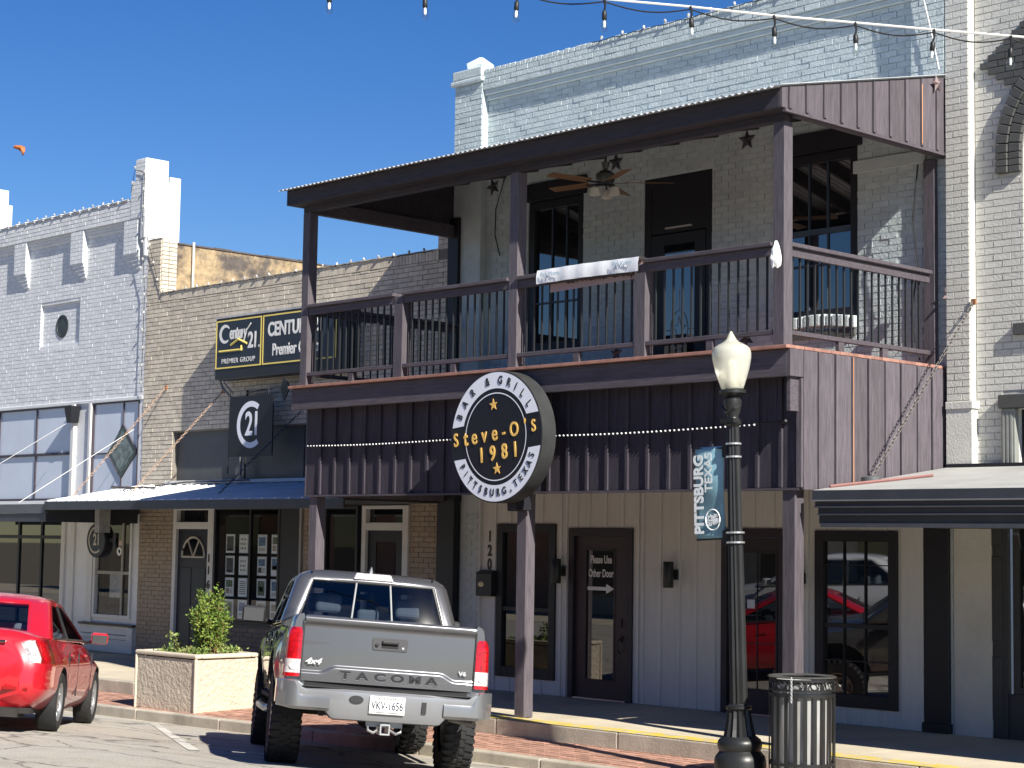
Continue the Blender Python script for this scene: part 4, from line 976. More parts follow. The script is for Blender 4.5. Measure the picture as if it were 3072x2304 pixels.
rod(wa, (-17.6, -.2, 3.86), (-19.6, -1.6, 2.44), cable_white); rod(wa, (-15.66, -.06, 3.7), (-16.6, -1.6, 2.45), cable_white)
ra = thing('stepped_awning', 'dark awning with stepped fascia and weathered flat roof on the cream building', 'awning')
YR = -2.42; ZR = 2.445
MB().hexa([(.012, YR, ZR-.02), (7.7, YR, ZR-.02), (7.7, -.135, 2.73), (.012, -.135, 2.73), (.012, YR, ZR), (7.7, YR, ZR), (7.7, -.135, 2.752), (.012, -.135, 2.752)]).build('roof_sheet', awning_roof, ra)
for k_, (z1, z0, dy) in enumerate(((2.443, 2.345, -.012), (2.343, 2.285, .02), (2.283, 2.215, .055), (2.213, 2.125, .09))):
    MB().box(.014+.01*k_, 7.7, YR+dy, YR+dy+.05, z0, z1).build('fascia', awning_dark, ra)
    MB().box(.012+.01*k_, 7.7, YR+dy-.016, YR+dy+.03, z0-.006 if k_ < 3 else z0-.03, z0+.008).build('fascia_lip', M('awning_lip', (.16, .165, .17), .45, var=.1), ra)
MB().box(.06, 7.7, YR+.15, -.06, 2.12, 2.14).build('soffit', M('awning_soffit', (.12, .12, .12), .6), ra)
MB().box(.012, .05, YR+.1, -.14, 2.13, 2.42).build('end_fascia', awning_dark, ra)
MB().lathe([(0, 0), (.10, 0), (.10, .045), (.07, .06), (0, .06)], (.12, -1.62, 2.55), 18).build('chain_anchor', M('galv_anchor', (.12, .125, .13), .5, metal=.3), ra, smooth=True)
chain(ra, (.345, -.11, 4.47), (.13, -1.6, 2.61), chain_dark)
MB().box(.32, .37, -.13, -.10, 4.44, 4.50).build('anchor_plate', rust, ra)
MB().box(.012, 3.0, -.132, -.0, 2.755, 2.79).build('flashing', trim_black, ra)
o = MB().tube([(.05, -2.2, 2.49), (.55, -1.2, 2.625)], .016, 6).build('wooden_stick', M('reddish_stick', (.22, .10, .09), .7)); tag(o, 'thin reddish wooden stick lying on the weathered awning roof', 'stick')
# ================================================================== VEHICLES
def paint(name, col, metal=.0, rough=.32): return M(name, col, rough, metal=metal, var=.03, vs=3, coat=1.0, spec=.5)
rubber = M('tyre_rubber', (.018, .018, .019), .8, var=.2, vs=8, bump=.2)
chrome = M('chrome', (.75, .75, .76), .12, metal=1, var=0)
alloy = M('alloy_rim', (.42, .43, .44), .35, metal=.8, var=.05)
blk_pl = M('black_plastic', (.018, .018, .02), .55, var=.1)
red_lens = M('red_lens', (.36, .004, .008), .12, var=.5, vs=22, st=(1, 1, 2), coat=1)
clear_lens = M('clear_lens', (.48, .45, .45), .1, var=.45, vs=38, coat=1)
car_glass = tint_glass('car_glass', (.42, .48, .55), 1.65)
under_mat = M('underbody', (.022, .02, .018), .85, var=.3)
seat_mat = M('grey_seat_fabric', (.24, .25, .26), .9)
def cr(p0, p1, p2, p3, t):
    return [.5*((2*b)+(-a+c)*t+(2*a-5*b+4*c-d)*t*t+(-a+3*b-3*c+d)*t**3) for a, b, c, d in zip(p0, p1, p2, p3)]
def spline(pts, n):
    out = []
    for i in range(len(pts)-1):
        a = pts[max(i-1, 0)]; b = pts[i]; c = pts[i+1]; d = pts[min(i+2, len(pts)-1)]
        for k in range(n): out.append(cr(a, b, c, d, k/n))
    out.append(list(pts[-1])); return out
def net(rows, nu, nv):
    rows = [spline(r, nv) for r in rows]; cols = list(zip(*rows)); cols = [spline(list(c), nu) for c in cols]
    return [list(r) for r in zip(*cols)]
def shell(rows, nu=4, nv=4, close_caps=True):
    """rows: half cross-sections (x>=0) from bottom centre to top centre; mirrored, closed"""
    g = net(rows, nu, nv); V = []; Fc = []
    full = []
    for r in g: full.append([tuple(p) for p in r]+[(-p[0], p[1], p[2]) for p in r[-2:0:-1]])
    n = len(full[0])
    for r in full: V += r
    for j in range(len(full)-1):
        for i in range(n): Fc.append((j*n+i, j*n+(i+1) % n, (j+1)*n+(i+1) % n, (j+1)*n+i))
    Fc.append(tuple(range(n))[::-1]); Fc.append(tuple(range((len(full)-1)*n, len(full)*n)))
    return V, Fc, g
def body_with_arches(name, V, Fc, mat, parent, arches, smooth=35, inner=.62):
    me = bpy.data.meshes.new(name); me.from_pydata(V, [], Fc); me.materials.append(mat); me.materials.append(blk_pl)
    bm = bmesh.new(); bm.from_mesh(me); bmesh.ops.remove_doubles(bm, verts=bm.verts, dist=.0005); bmesh.ops.recalc_face_normals(bm, faces=bm.faces); bm.to_mesh(me); bm.free()
    o = link(name, me, parent); cut = MB()
    for (y, z, r) in arches:
        for s in (-1, 1):
            x0, x1 = (inner, 1.3) if s > 0 else (-1.3, -inner); k = 32
            vs = [(x, y+r*math.cos(2*math.pi*i/k), z+r*math.sin(2*math.pi*i/k)) for x in (x0, x1) for i in range(k)]
            cut.add(vs, [(i, (i+1) % k, (i+1) % k+k, i+k) for i in range(k)]+[tuple(range(k))[::-1], tuple(range(k, 2*k))])
    cm = cut.mesh('cut', [blk_pl]); b2 = bmesh.new(); b2.from_mesh(cm); bmesh.ops.recalc_face_normals(b2, faces=b2.faces); b2.to_mesh(cm); b2.free()
    c = bpy.data.objects.new('cut', cm); COL.objects.link(c); 
    md = o.modifiers.new('b', 'BOOLEAN'); md.object = c; md.operation = 'DIFFERENCE'; md.solver = 'EXACT'
    try: md.material_mode = 'TRANSFER'
    except Exception: pass
    mw = o.matrix_world.copy()
    par = o.parent; o.parent = None
    bpy.context.view_layer.update(); dg = bpy.context.evaluated_depsgraph_get(); nm = bpy.data.meshes.new_from_object(o.evaluated_get(dg))
    o.modifiers.clear(); o.data = nm; o.parent = par; bpy.data.objects.remove(c)
    nm.polygons.foreach_set('use_smooth', [True]*len(nm.polygons)); nm.set_sharp_from_angle(angle=D2R(smooth)); nm.name = name
    return o
def ring(z, yb, yf, w, r=.18, fr_b=None, fr_s=None, bow=.06):
    """closed ring around the cabin at one level: returns points; columns fixed"""
    pts = []
    B = fr_b; S = fr_s
    for f in B: pts.append((f*(w-r), yb-bow*(1-f*f)+bow, z))
    for a in (.25, .5, .75): t = math.pi/2*a; pts.append((w-r+r*math.sin(t), yb+bow+r*(1-math.cos(t))-bow*0, z))
    for f in S: pts.append((w, yb+bow+r+(yf-yb-bow-2*r)*f, z))
    for a in (.25, .5, .75): t = math.pi/2*a; pts.append((w-r+r*math.cos(t), yf-r+r*math.sin(t), z))
    for f in [.9, .45, 0, -.45, -.9]: pts.append((f*(w-r), yf+bow*(1-f*f), z))
    for a in (.25, .5, .75): t = math.pi/2*a; pts.append((-(w-r)-r*math.sin(t), yf-r+r*math.cos(t), z))
    for f in reversed(S): pts.append((-w, yb+bow+r+(yf-yb-bow-2*r)*f, z))
    for a in (.25, .5, .75): t = math.pi/2*a; pts.append((-(w-r)-r*math.cos(t), yb+bow+r*(1-math.sin(t)), z))
    return pts
def greenhouse(parent, levels, fr_b, fr_s, mat, win_rows, back_cols, side_cols, nsub=1, frame=blk_pl, glass=None):
    """levels: list (z,yb,yf,w,r). windows: faces between win_rows and in column spans are opened and glazed"""
    rings = [ring(*l[:4], r=l[4], fr_b=fr_b, fr_s=fr_s, bow=l[5] if len(l) > 5 else .06) for l in levels]
    n = len(rings[0]); nb = len(fr_b); ns = len(fr_s)
    vs = [p for r in rings for p in r]; body = []; gl = []
    side0 = nb+3; front0 = side0+ns+3; left0 = front0+5+3
    spans = [(a, b) for a, b in back_cols]+[(side0+a, side0+b) for a, b in side_cols]+[(front0-0, front0+4)]+[(left0+ns-1-b, left0+ns-1-a) for a, b in side_cols]
    for j in range(len(rings)-1):
        for i in range(n):
            f = (j*n+i, j*n+(i+1) % n, (j+1)*n+(i+1) % n, (j+1)*n+i)
            if win_rows[0] <= j < win_rows[1] and any(a <= i < b for a, b in spans): gl.append(f)
            else: body.append(f)
    top = tuple(range((len(rings)-1)*n, len(rings)*n)); body.append(top)
    me = MB().add(vs, body); cab = me.build('cabin', [mat, M('cabin_lining', (.10, .10, .10), .9, var=0)], parent, smooth=50)
    md = cab.modifiers.new('s', 'SOLIDIFY'); md.thickness = .03; md.offset = -1; md.material_offset = 1
    g = MB(); g.add(vs, gl); go = g.build('window_glass', glass or car_glass, parent, smooth=60)
    return cab, rings, vs, n
def wheel(parent, x, y, z, r, wd, side, rim_r, tread=False, spokes=10):
    YX = Matrix.Rotation(math.pi/2*side, 3, 'Y')
    w_ = bpy.data.objects.new('wheel', None); COL.objects.link(w_); w_.parent = parent; w_.location = (x, y, z)
    prof = [(rim_r, -wd*.46), (rim_r+.03, -wd*.5), (r*.90, -wd*.52), (r*.975, -wd*.44), (r, -wd*.34), (r*1.003, 0), (r, wd*.34), (r*.975, wd*.44), (r*.90, wd*.52), (rim_r+.03, wd*.5), (rim_r, wd*.46)]
    mb = MB().lathe(prof, n=48, mx=YX, caps=False)
    if tread:
        k = 34
        for i in range(k):
            for (a, b, o) in ((-.49, -.20, 0), (-.17, .0, .5), (.03, .2, .1), (.2, .49, .5)):
                t = 2*math.pi*(i+o)/k; m3 = Matrix.Rotation(t, 4, 'X') @ Matrix.Rotation(.12*(1 if a < 0 else -1), 4, 'Z')
                mb.box(a*wd, b*wd, -.019, .019, r-.01, r+.010, mx=m3)
                if abs(a) > .4 or b > .4:
                    s = -1 if a < 0 else 1; mb.box(min(s*.49*wd, s*.545*wd), max(s*.49*wd, s*.545*wd), -.016, .016, r-.06, r-.004, mx=m3)
    else:
        for g in (-.28, -.1, .1, .28):
            pass
    mb.build('tyre', rubber, w_, smooth=35)
    rm = MB().lathe([(rim_r+.005, wd*.46), (rim_r-.01, wd*.44), (rim_r-.03, wd*.30), (rim_r-.035, -wd*.4)], n=36, mx=YX, caps=False)
    rm.lathe([(0, wd*.36), (.05, wd*.36), (.065, wd*.30), (.07, wd*.1)], n=18, mx=YX)
    for i in range(spokes):
        t = 2*math.pi*i/spokes; m3 = (YX.to_4x4() @ Matrix.Rotation(t, 4, 'Z'))
        rm.box(.04, rim_r-.01, -.02, .02, wd*.24, wd*.33, mx=m3)
    rm.lathe([(0, -wd*.05), (rim_r-.035, -wd*.05)], n=24, mx=YX)
    rm.build('rim', alloy, w_, smooth=35)
    return w_
def place(root, x, y, hd, L=3.2, scl=.95, dz=0):
    h = D2R(hd); f = Vector((-math.sin(h), math.cos(h), 0)); r = Vector((math.cos(h), math.sin(h), 0)); c = Vector((x, y, z_st(x, y)))
    p = c+f*L; f.z = (z_st(p.x, p.y)-c.z)/L; a = c+r*.8; b = c-r*.8; r.z = (z_st(a.x, a.y)-z_st(b.x, b.y))/1.6
    f.normalize(); up = r.cross(f).normalized(); r = f.cross(up)
    m = Matrix(((r.x, f.x, up.x, c.x), (r.y, f.y, up.y, c.y), (r.z, f.z, up.z, c.z+dz), (0, 0, 0, 1)))
    root.matrix_world = m @ Matrix.Scale(scl, 4)

# ------------------------------------------------------------------ pickup truck
def pickup():
    T = thing('pickup_truck', 'dark grey four-door pickup truck parked at an angle with its tailgate to the viewer', 'pickup truck')
    gp = paint('metallic_grey_paint', (.125, .125, .131), .6, .33)
    LZ = .06
    # bed
    def bedrow(y, k=1.0, bul=0, dw=0):
        return [(0, y, .60), (.55, y, .60), (.80, y, .56), (.875+dw+bul*.6, y, .60), (.905+dw+bul, y, .74), (.915+dw+bul, y, .88), (.905+dw+bul*.7, y, 1.02), (.885+dw, y, 1.13), (.872+dw, y, 1.235), (.85+dw, y, 1.278), (.80, y, 1.285), (.765, y, 1.27), (.76, y, .95), (.755, y, .82), (.5, y, .82), (0, y, .82)]
    ys = [(-1.13, 0, -.035), (-1.06, 0, -.012), (-.9, .0, 0), (-.62, .012, 0), (-.45, .045, 0), (0, .055, 0), (.45, .045, 0), (.56, .012, 0)]
    rows = [bedrow(y, 1, b, dw) for y, b, dw in ys]
    # keep sharp inner rim: lower subdivision
    V, Fc, g = shell(rows, 3, 3)
    body_with_arches('bed', V, Fc, gp, T, [(0, .44+LZ, .485)], smooth=32, inner=.70)
    # cab lower body and front
    def cabrow(y, w=.90, zt=1.24, zc=1.26, zb=.52, in_=.84):
        return [(0, y, zb), (.6, y, zb), (.82*w/.9, y, zb), (w-.025, y, zb+.06), (w, y, .78), (w+.005, y, .95), (w-.01, y, 1.08), (w-.03, y, zt-.06), (w-.06, y, zt-.01), (in_*w, y, zt), (.45, y, zc), (0, y, zc)]
    rows = [cabrow(y, *a) for y, a in ((.575, ()), (.7, ()), (1.4, ()), (2.2, ()), (2.75, (.905, 1.22, 1.26)), (3.0, (.925, 1.17, 1.24)), (3.45, (.93, 1.12, 1.21)), (3.85, (.90, 1.05, 1.14)), (4.02, (.80, .99, 1.03)), (4.08, (.66, .93, .95)))]
    V, Fc, g = shell(rows, 3, 3)
    body_with_arches('cab_body', V, Fc, gp, T, [(3.236, .44+LZ, .485)], smooth=32, inner=.66)
    # greenhouse
    fb = [-1, -.93, -.28, -.245, 0, .245, .28, .93, 1]; fs = [0, .04, .42, .46, .86, 1]
    lv = [(1.235, .60, 2.86, .875, .10, .04), (1.265, .61, 2.82, .872, .10, .04), (1.675, .735, 2.18, .755, .12, .04), (1.725, .765, 2.06, .725, .13, .05), (1.768, .82, 1.95, .655, .13, .05), (1.792, .95, 1.80, .51, .12, .05), (1.802, 1.15, 1.6, .25, .10, .02)]
    cab, rings, vs, n = greenhouse(T, lv, fb, fs, gp, (1, 2), [(1, 7)], [(1, 2), (3, 4)])
    P = lambda j, i: Vector(vs[j*n+i])
    m = MB()      # rear glass black surround and two light bars
    for (i, r, mi) in ((2, .010, 1), (3, .010, 1), (5, .010, 1), (6, .010, 1)): pass
    for (ia, ib) in ((2, 3), (5, 6)):
        a = (P(1, ia)+P(1, ib))/2+Vector((0, -.006, 0)); b = (P(2, ia)+P(2, ib))/2+Vector((0, -.006, 0)); m.tube([a, b], .009, 6)
    m.build('slider_rail', M('brushed_rail', (.42, .43, .42), .4, metal=.3), T, smooth=True)
    m = MB(); path = [P(1, 1), P(2, 1)]+[P(2, k) for k in range(2, 7)]+[P(2, 7), P(1, 7)]
    m.tube([p+Vector((0, -.004, 0)) for p in path], .011, 6); m.build('window_seal', blk_pl, T, smooth=True)
    m = MB(); path = [P(1, 1)+Vector((-.018, -.0, 0)), P(2, 1)+Vector((-.018, 0, .016))]+[P(2, k)+Vector((0, 0, .016)) for k in range(2, 7)]+[P(2, 7)+Vector((.018, 0, .016)), P(1, 7)+Vector((.018, 0, 0))]
    m.tube([p+Vector((0, -.004, 0)) for p in path], .004, 5); m.build('window_trim', M('pale_trim', (.32, .32, .32), .3, metal=.5), T, smooth=True)
    for s in (-1, 1):      # roof ditch lines
        MB().tube([(s*.60, .80, 1.765), (s*.60, 1.2, 1.775), (s*.59, 1.9, 1.76)], .008, 5).build('roof_strip', blk_pl, T)
    # third brake light, antenna fin
    MB().hexa([(-.20, .735, 1.71), (.20, .735, 1.71), (.20, .80, 1.72), (-.20, .80, 1.72), (-.17, .775, 1.775), (.17, .775, 1.775), (.17, .86, 1.785), (-.17, .86, 1.785)]).build('third_brake_light', clear_lens, T, bevel=.008, seg=2)
    MB().hexa([(-.022, 1.05, 1.79), (.022, 1.05, 1.79), (.022, 1.25, 1.79), (-.022, 1.25, 1.79), (-.006, 1.06, 1.86), (.006, 1.06, 1.86), (.006, 1.13, 1.85), (-.006, 1.13, 1.85)]).build('antenna_fin', gp, T, bevel=.006, seg=2)
    # seats
    def rbox(mb, *d): return mb.box(*d)
    for (x, y, hz) in ((-.40, 1.0, 1.34), (.40, 1.0, 1.34), (-.42, 1.75, 1.36), (.42, 1.75, 1.36)):
        MB().box(x-.24, x+.24, y, y+.14, .8, hz).build('seat_back', seat_mat, T, bevel=.05, seg=3)
        MB().box(x-.13, x+.13, y+.01, y+.12, hz+.03, hz+.22).build('headrest', seat_mat, T, bevel=.045, seg=3)
    MB().box(-.11, .11, 1.0, 1.1, 1.30, 1.43).build('headrest', seat_mat, T, bevel=.04, seg=3)
    MB().box(-.7, .7, .95, 1.12, .8, 1.25).build('rear_bench', seat_mat, T, bevel=.03, seg=2)
    MB().box(-.78, .78, 2.35, 2.7, 1.0, 1.27).build('dashboard', blk_pl, T, bevel=.04, seg=2)
    MB().box(-.1, .1, 2.15, 2.17, 1.56, 1.62).build('rear_view_mirror', blk_pl, T)
    # tailgate as a relief grid
    def smooth(a, b, t): t = clamp((t-a)/(b-a), 0, 1); return t*t*(3-2*t)
    def tg(x, z):
        o = .0
        o += .038*smooth(1.185, 1.245, z)-.02*smooth(1.262, 1.285, z)
        o += .006*math.sin((z-.7)*5)
        zt = .842-.055*smooth(.46, .60, abs(x))*1.0
        o += .020*(1-smooth(zt-.008, zt+.022, z))
        o -= .05*smooth(.735, .765, abs(x))**2*0
        o -= .02*(x/.76)**2
        return -1.150-o
    nx, nz = 96, 72; mb = MB(); vs2 = [(-.757+1.514*i/nx, tg(-.757+1.514*i/nx, .715+.568*j/nz), .715+.568*j/nz) for j in range(nz+1) for i in range(nx+1)]
    fcs = [(j*(nx+1)+i, j*(nx+1)+i+1, (j+1)*(nx+1)+i+1, (j+1)*(nx+1)+i) for j in range(nz) for i in range(nx)]
    mb.add(vs2, fcs)
    m2 = len(vs2); mb.add([(-.757, -1.15, 1.283), (.757, -1.15, 1.283), (.757, -1.09, 1.285), (-.757, -1.09, 1.285), (-.757, -1.10, .715), (.757, -1.10, .715)], [(0, 1, 2, 3), (4, 5, 2, 3)])
    tgo = mb.build('tailgate', gp, T, smooth=40)
    # handle
    mb = MB(); hx = [(-.145, 1.02), (.145, 1.02), (.155, 1.03), (.155, 1.118), (.145, 1.13), (-.145, 1.13), (-.155, 1.118), (-.155, 1.03)]
    mb.prism(hx, (0, -1.152, 0), (1, 0, 0), (0, 0, 1), .012); mb.build('handle_surround', M('dark_grey_plastic', (.06, .06, .062), .4), tgo, bevel=.003)
    MB().box(-.075, .075, -1.168, -1.1645, 1.045, 1.105).build('handle_recess', M('recess_black', (.004, .004, .004), .6, var=0), tgo)
    MB().box(-.072, .072, -1.195, -1.169, 1.078, 1.108).build('handle', blk_pl, tgo, bevel=.008, seg=2)
    MB().lathe([(0, 0), (.017, 0), (.017, .014), (0, .016)], (-.115, -1.165, 1.07), 14, mx=YA).build('camera_bezel', blk_pl, tgo)
    MB().lathe([(0, 0), (.011, 0), (.011, .005), (0, .006)], (.115, -1.165, 1.05), 12, mx=YA).build('lock', silver, tgo)
    # tailgate lettering, pressed relief painted: shaded dark copy and offset lit copy
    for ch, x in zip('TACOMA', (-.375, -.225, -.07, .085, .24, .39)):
        a = text('pressed_letter', ch, M('letter_shaded_edge', (.035, .035, .037), .35, metal=.5), tgo, (x, -1.176+.0, .782), .088, ex=.0025, off=.004, sx=1.65)
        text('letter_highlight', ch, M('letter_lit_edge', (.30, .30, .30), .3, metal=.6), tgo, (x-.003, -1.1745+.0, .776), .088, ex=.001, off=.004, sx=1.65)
    text('badge', '4x4', M('badge_silver', (.5, .5, .5), .35, metal=.2, var=0), tgo, (-.665, -1.165, .885), .072, ex=.003, off=.003, shear=.3, sx=1.25)
    text('badge', 'V6', M('badge_silver', (.5, .5, .5), .35, metal=.2, var=0), tgo, (.66, -1.165, .868), .05, ex=.003, off=.002, sx=1.2)
    # tail lights
    for s in (-1, 1):
        tl = bpy.data.objects.new('tail_light', None); COL.objects.link(tl); tl.parent = T
        def lens(z0, z1, mat, nm):
            rows_ = []
            for j in range(9):
                z = z0+(z1-z0)*j/8; rel = (z-.74)/(1.20-.74)
                xin = .772+.0*rel; xo = .905-.015*rel-.10*max(0, rel-.78)**2/.03*.3; yb = -1.165+.01*rel
                xin2 = .772+.018*max(0, rel-.86)/.08
                rows_.append([(xin2*s, yb+.04, z), (xin2*s, yb, z), ((xin2+xo)/2*s, yb-.004, z), ((xo-.02)*s, yb+.012, z), (xo*s, yb+.045, z), ((xo+.005)*s, -1.0+.02*rel, z)])
            mb = MB(); vs_ = [p for r in rows_ for p in r]; mb.add(vs_, [(j*6+i, j*6+i+1, (j+1)*6+i+1, (j+1)*6+i) for j in range(8) for i in range(5)]+[tuple(range(6))[::-1], tuple(range(48, 54))])
            return mb.build(nm, mat, tl, smooth=60)
        lens(.745, .775, red_lens, 'lens_rim'); lens(.776, .895, clear_lens, 'reverse_lens'); lens(.896, .912, red_lens, 'lens_rim'); lens(.913, 1.172, red_lens, 'brake_lens')
        MB().lathe([(0, 0), (.028, .0), (.03, .004), (0, .008)], (s*.835, -1.172, .835), 12, mx=YA).build('bulb', bulb_core, tl, smooth=True)
        MB().box(min(s*.762, s*.774), max(s*.762, s*.774), -1.15, -1.0, .73, 1.24).build('seam', blk_pl, tl)
    # bumper
    bmp = bpy.data.objects.new('rear_bumper', None); COL.objects.link(bmp); bmp.parent = T
    grey_b = paint('bumper_paint', (.22, .225, .235), .35, .35)
    def bsec(x):
        ax = abs(x); yb = -1.30+.04*smooth(.3, .75, ax)+.17*max(0, (ax-.78)/.17)**2
        zt = .665+.05*smooth(.70, .80, ax); zb = .40+.085*smooth(.46, .56, ax)+.03*smooth(.8, .95, ax)
        return yb, zt, zb
    mb = MB(); vs_ = []; X = fr(-.955, .955, 64)
    for x in X:
        yb, zt, zb = bsec(x); rr = .0
        vs_ += [(x, yb+.20, zt+.0), (x, yb+.03, zt), (x, yb+.004, zt-.022), (x, yb, zt-.06), (x, yb+.008, (zt+zb)/2), (x, yb+.012, zb+.05), (x, yb+.03, zb+.01), (x, yb+.07, zb), (x, yb+.2, zb)]
    mb.add(vs_, [(i*9+j, (i+1)*9+j, (i+1)*9+j+1, i*9+j+1) for i in range(64) for j in range(8)]+[tuple(range(9)), tuple(range(64*9, 65*9))[::-1]])
    mb.build('bumper_shell', grey_b, bmp, smooth=38)
    # raised painted end sections
    for s in (-1, 1):
        mb = MB(); vs_ = []; X = [s*v for v in fr(.50, .952, 24)]
        for k_, x in enumerate(X):
            yb, zt, zb = bsec(x); o = .014
            zt2 = .60 if abs(x) < .75 else .60+(zt-.60)*smooth(.75, .82, abs(x)); zb2 = .475+.02*smooth(.8, .95, abs(x))
            if abs(x) < .56: zb2 = .475+.0
            vs_ += [(x, yb+.02, zt2+.004), (x, yb-o, zt2-.008), (x, yb-o-.004, (zt2+zb2)/2+.03), (x, yb-o, zb2+.02), (x, yb+.03, zb2-.006)]
        mb.add(vs_, [(i*5+j, (i+1)*5+j, (i+1)*5+j+1, i*5+j+1) for i in range(24) for j in range(4)]+[tuple(range(5))])
        mb.build('end_cap', paint('end_cap_paint', (.20, .205, .215), .5, .3), bmp, smooth=40)
    MB().box(-.74, .74, -1.27, -1.13, .668, .678).build('step_pad', blk_pl, bmp)
    MB().box(-.72, .72, -1.14, -1.10, .64, .72).build('gap_filler', M('recess_black', (.004, .004, .004), .6, var=0), bmp)
    # plate
    pl = MB().box(-.155, .155, -1.318, -1.312, .475, .628).build('licence_plate', M('plate_white', (.72, .72, .68), .4, var=.04), bmp, bevel=.006)
    text('plate_lettering', 'VKV-1656', M('plate_ink', (.02, .025, .05), .4, var=0), pl, (0, -1.3195, .545), .088, ex=.001, off=.001, sx=.76, sy=1.15)
    text('plate_lettering', 'TEXAS', M('plate_ink', (.02, .025, .05), .4, var=0), pl, (.0, -1.3195, .608), .032, ex=.001, sx=1.1, sp=1.2)
    for x in (-.07, .07): MB().prism([(.010*math.cos(math.pi/2+i*math.pi/5)*(1 if i % 2 == 0 else .4), .010*math.sin(math.pi/2+i*math.pi/5)*(1 if i % 2 == 0 else .4)) for i in range(10)], (x, -1.3185, .61), (1, 0, 0), (0, 0, 1), .001).build('plate_star', letter_black, pl)
    MB().box(-.10, .12, -1.3195, -1.3185, .486, .492).build('plate_line', letter_black, pl)
    # oval tow plug cover, right slot
    MB().prism([(.062*math.cos(t)*(1 if abs(math.cos(t)) < .7 else 1), .034*math.sin(t)) for t in fr(0, 2*math.pi, 20)[:-1]], (-.27, -1.300, .585), (1, 0, 0), (0, 0, 1), .012).build('socket_cover', blk_pl, bmp, bevel=.003)
    MB().box(.305, .345, -1.308, -1.296, .50, .60, mx=None).build('step_slot', blk_pl, bmp)
    # hitch receiver and hooks
    m = MB(); m.box(-.045, .045, -1.29, -1.0, .375, .39).box(-.045, .045, -1.29, -1.0, .295, .31).box(-.045, -.03, -1.29, -1.0, .31, .375).box(.03, .045, -1.29, -1.0, .31, .375); m.build('hitch_receiver', silver, T, bevel=.004)
    m = MB()
    for s in (-1, 1): m.tube([(s*.05, -1.22, .34), (s*.10, -1.26, .31), (s*.145, -1.26, .33), (s*.15, -1.26, .365)], [.012, .013, .012, .008], 6)
    m.box(-.16, .16, -1.2, -1.17, .36, .42); m.build('tow_hooks', M('dull_steel', (.3, .3, .3), .4, metal=.6), T, smooth=40)
    # underbody: axle, differential, spare wheel, exhaust, springs, shocks, frame
    m = MB(); m.tube([(-.75, 0, .44), (.75, 0, .44)], .045, 10); m.lathe([(0, -.16), (.10, -.13), (.15, 0), (.10, .13), (0, .16)], (0, 0, .44), 14, mx=YA)
    for s in (-1, 1):
        m.box(s*.55-.035, s*.55+.035, -1.05, .55, .50, .54); m.box(s*.5-.05, s*.5+.05, -1.15, 3.9, .56, .66); m.tube([(s*.42, -.1, .42), (s*.48, -.35, .78)], .03, 8); m.box(s*.55-.02, s*.55+.02, -1.12, -1.05, .42, .6)
    m.box(-.6, .6, -1.02, -.9, .5, .60); m.build('chassis', under_mat, T, smooth=35)
    MB().lathe([(.18, -.1), (.30, -.11), (.36, -.06), (.36, .06), (.30, .11), (.18, .1)], (0, -.62, .56), 28, caps=False).build('spare_tyre', rubber, T, smooth=True)
    m = MB(); m.tube([(.3, .6, .50), (.42, -.3, .52), (.62, -.95, .47), (.80, -1.13, .44)], .032, 10); m.tube([(.45, .2, .50), (.45, -.2, .50)], .07, 12)
    m.build('exhaust_pipe', M('exhaust_metal', (.20, .19, .18), .5, metal=.6, var=.3), T, smooth=40)
    m = MB(); m.box(-.9, .9, .6, 4.0, .50, .54); m.build('underfloor', under_mat, T)
    for s in (-1, 1):
        wheel(T, s*.80, 0, .405, .405, .265, s, .215, tread=True, spokes=6)
        wheel(T, s*.80, 3.236, .405, .405, .265, s, .215, tread=True, spokes=6)
        m = MB()      # step bar
        m.tube([(s*.90, .75, .42), (s*.93, .85, .40), (s*.93, 2.4, .40), (s*.90, 2.5, .42)], .038, 8); m.build('side_step', M('step_bar', (.35, .35, .36), .3, metal=.8), T, smooth=40)
        mr = MB(); mr.box(-.125, .125, -.05, .06, -.085, .085); mo = mr.build('mirror_housing', blk_pl, T, bevel=.035, seg=3); mo.location = (1.0 if s > 0 else -1.075, 2.28, 1.33); mo.rotation_euler = (.14, 0, .12*s)
        MB().box(-.105, .105, -.055, -.0505, -.068, .068).build('mirror_glass', M('mirror_silver', (.13, .14, .15), .12, metal=.7, var=0), mo, bevel=.004)
        MB().tube([(s*.86, 2.42, 1.25), (s*.99, 2.33, 1.27)], .028, 8).build('mirror_arm', blk_pl, T, smooth=True)
        for y in (1.02, 2.02): MB().box(min(s*.90, s*.925), max(s*.90, s*.925), y, y+.18, 1.06, 1.09).build('door_handle', chrome, T, bevel=.006)
        for y in (.72, 1.62, 2.70):
            MB().box(min(s*.890, s*.9075), max(s*.890, s*.9075), y, y+.006, .64, 1.15).build('door_seam', blk_pl, T)
    MB().box(-.6, .6, 4.02, 4.09, .62, .95).build('grille', blk_pl, T); MB().box(-.9, .9, 3.9, 4.16, .46, .62).build('front_bumper', grey_b, T, bevel=.05, seg=3)
    for s in (-1, 1): MB().box(s*.73-.12, s*.73+.12, 3.95, 4.03, .82, .97).build('headlight', clear_lens, T, bevel=.02)
    return T
pk_t = pickup()
place(pk_t, -2.084, -6.132, 56.26, 3.236, .95, dz=.055)
for o in list(pk_t.children):
    if o.name.split('.')[0] == 'wheel': o.location.z -= .055/.95

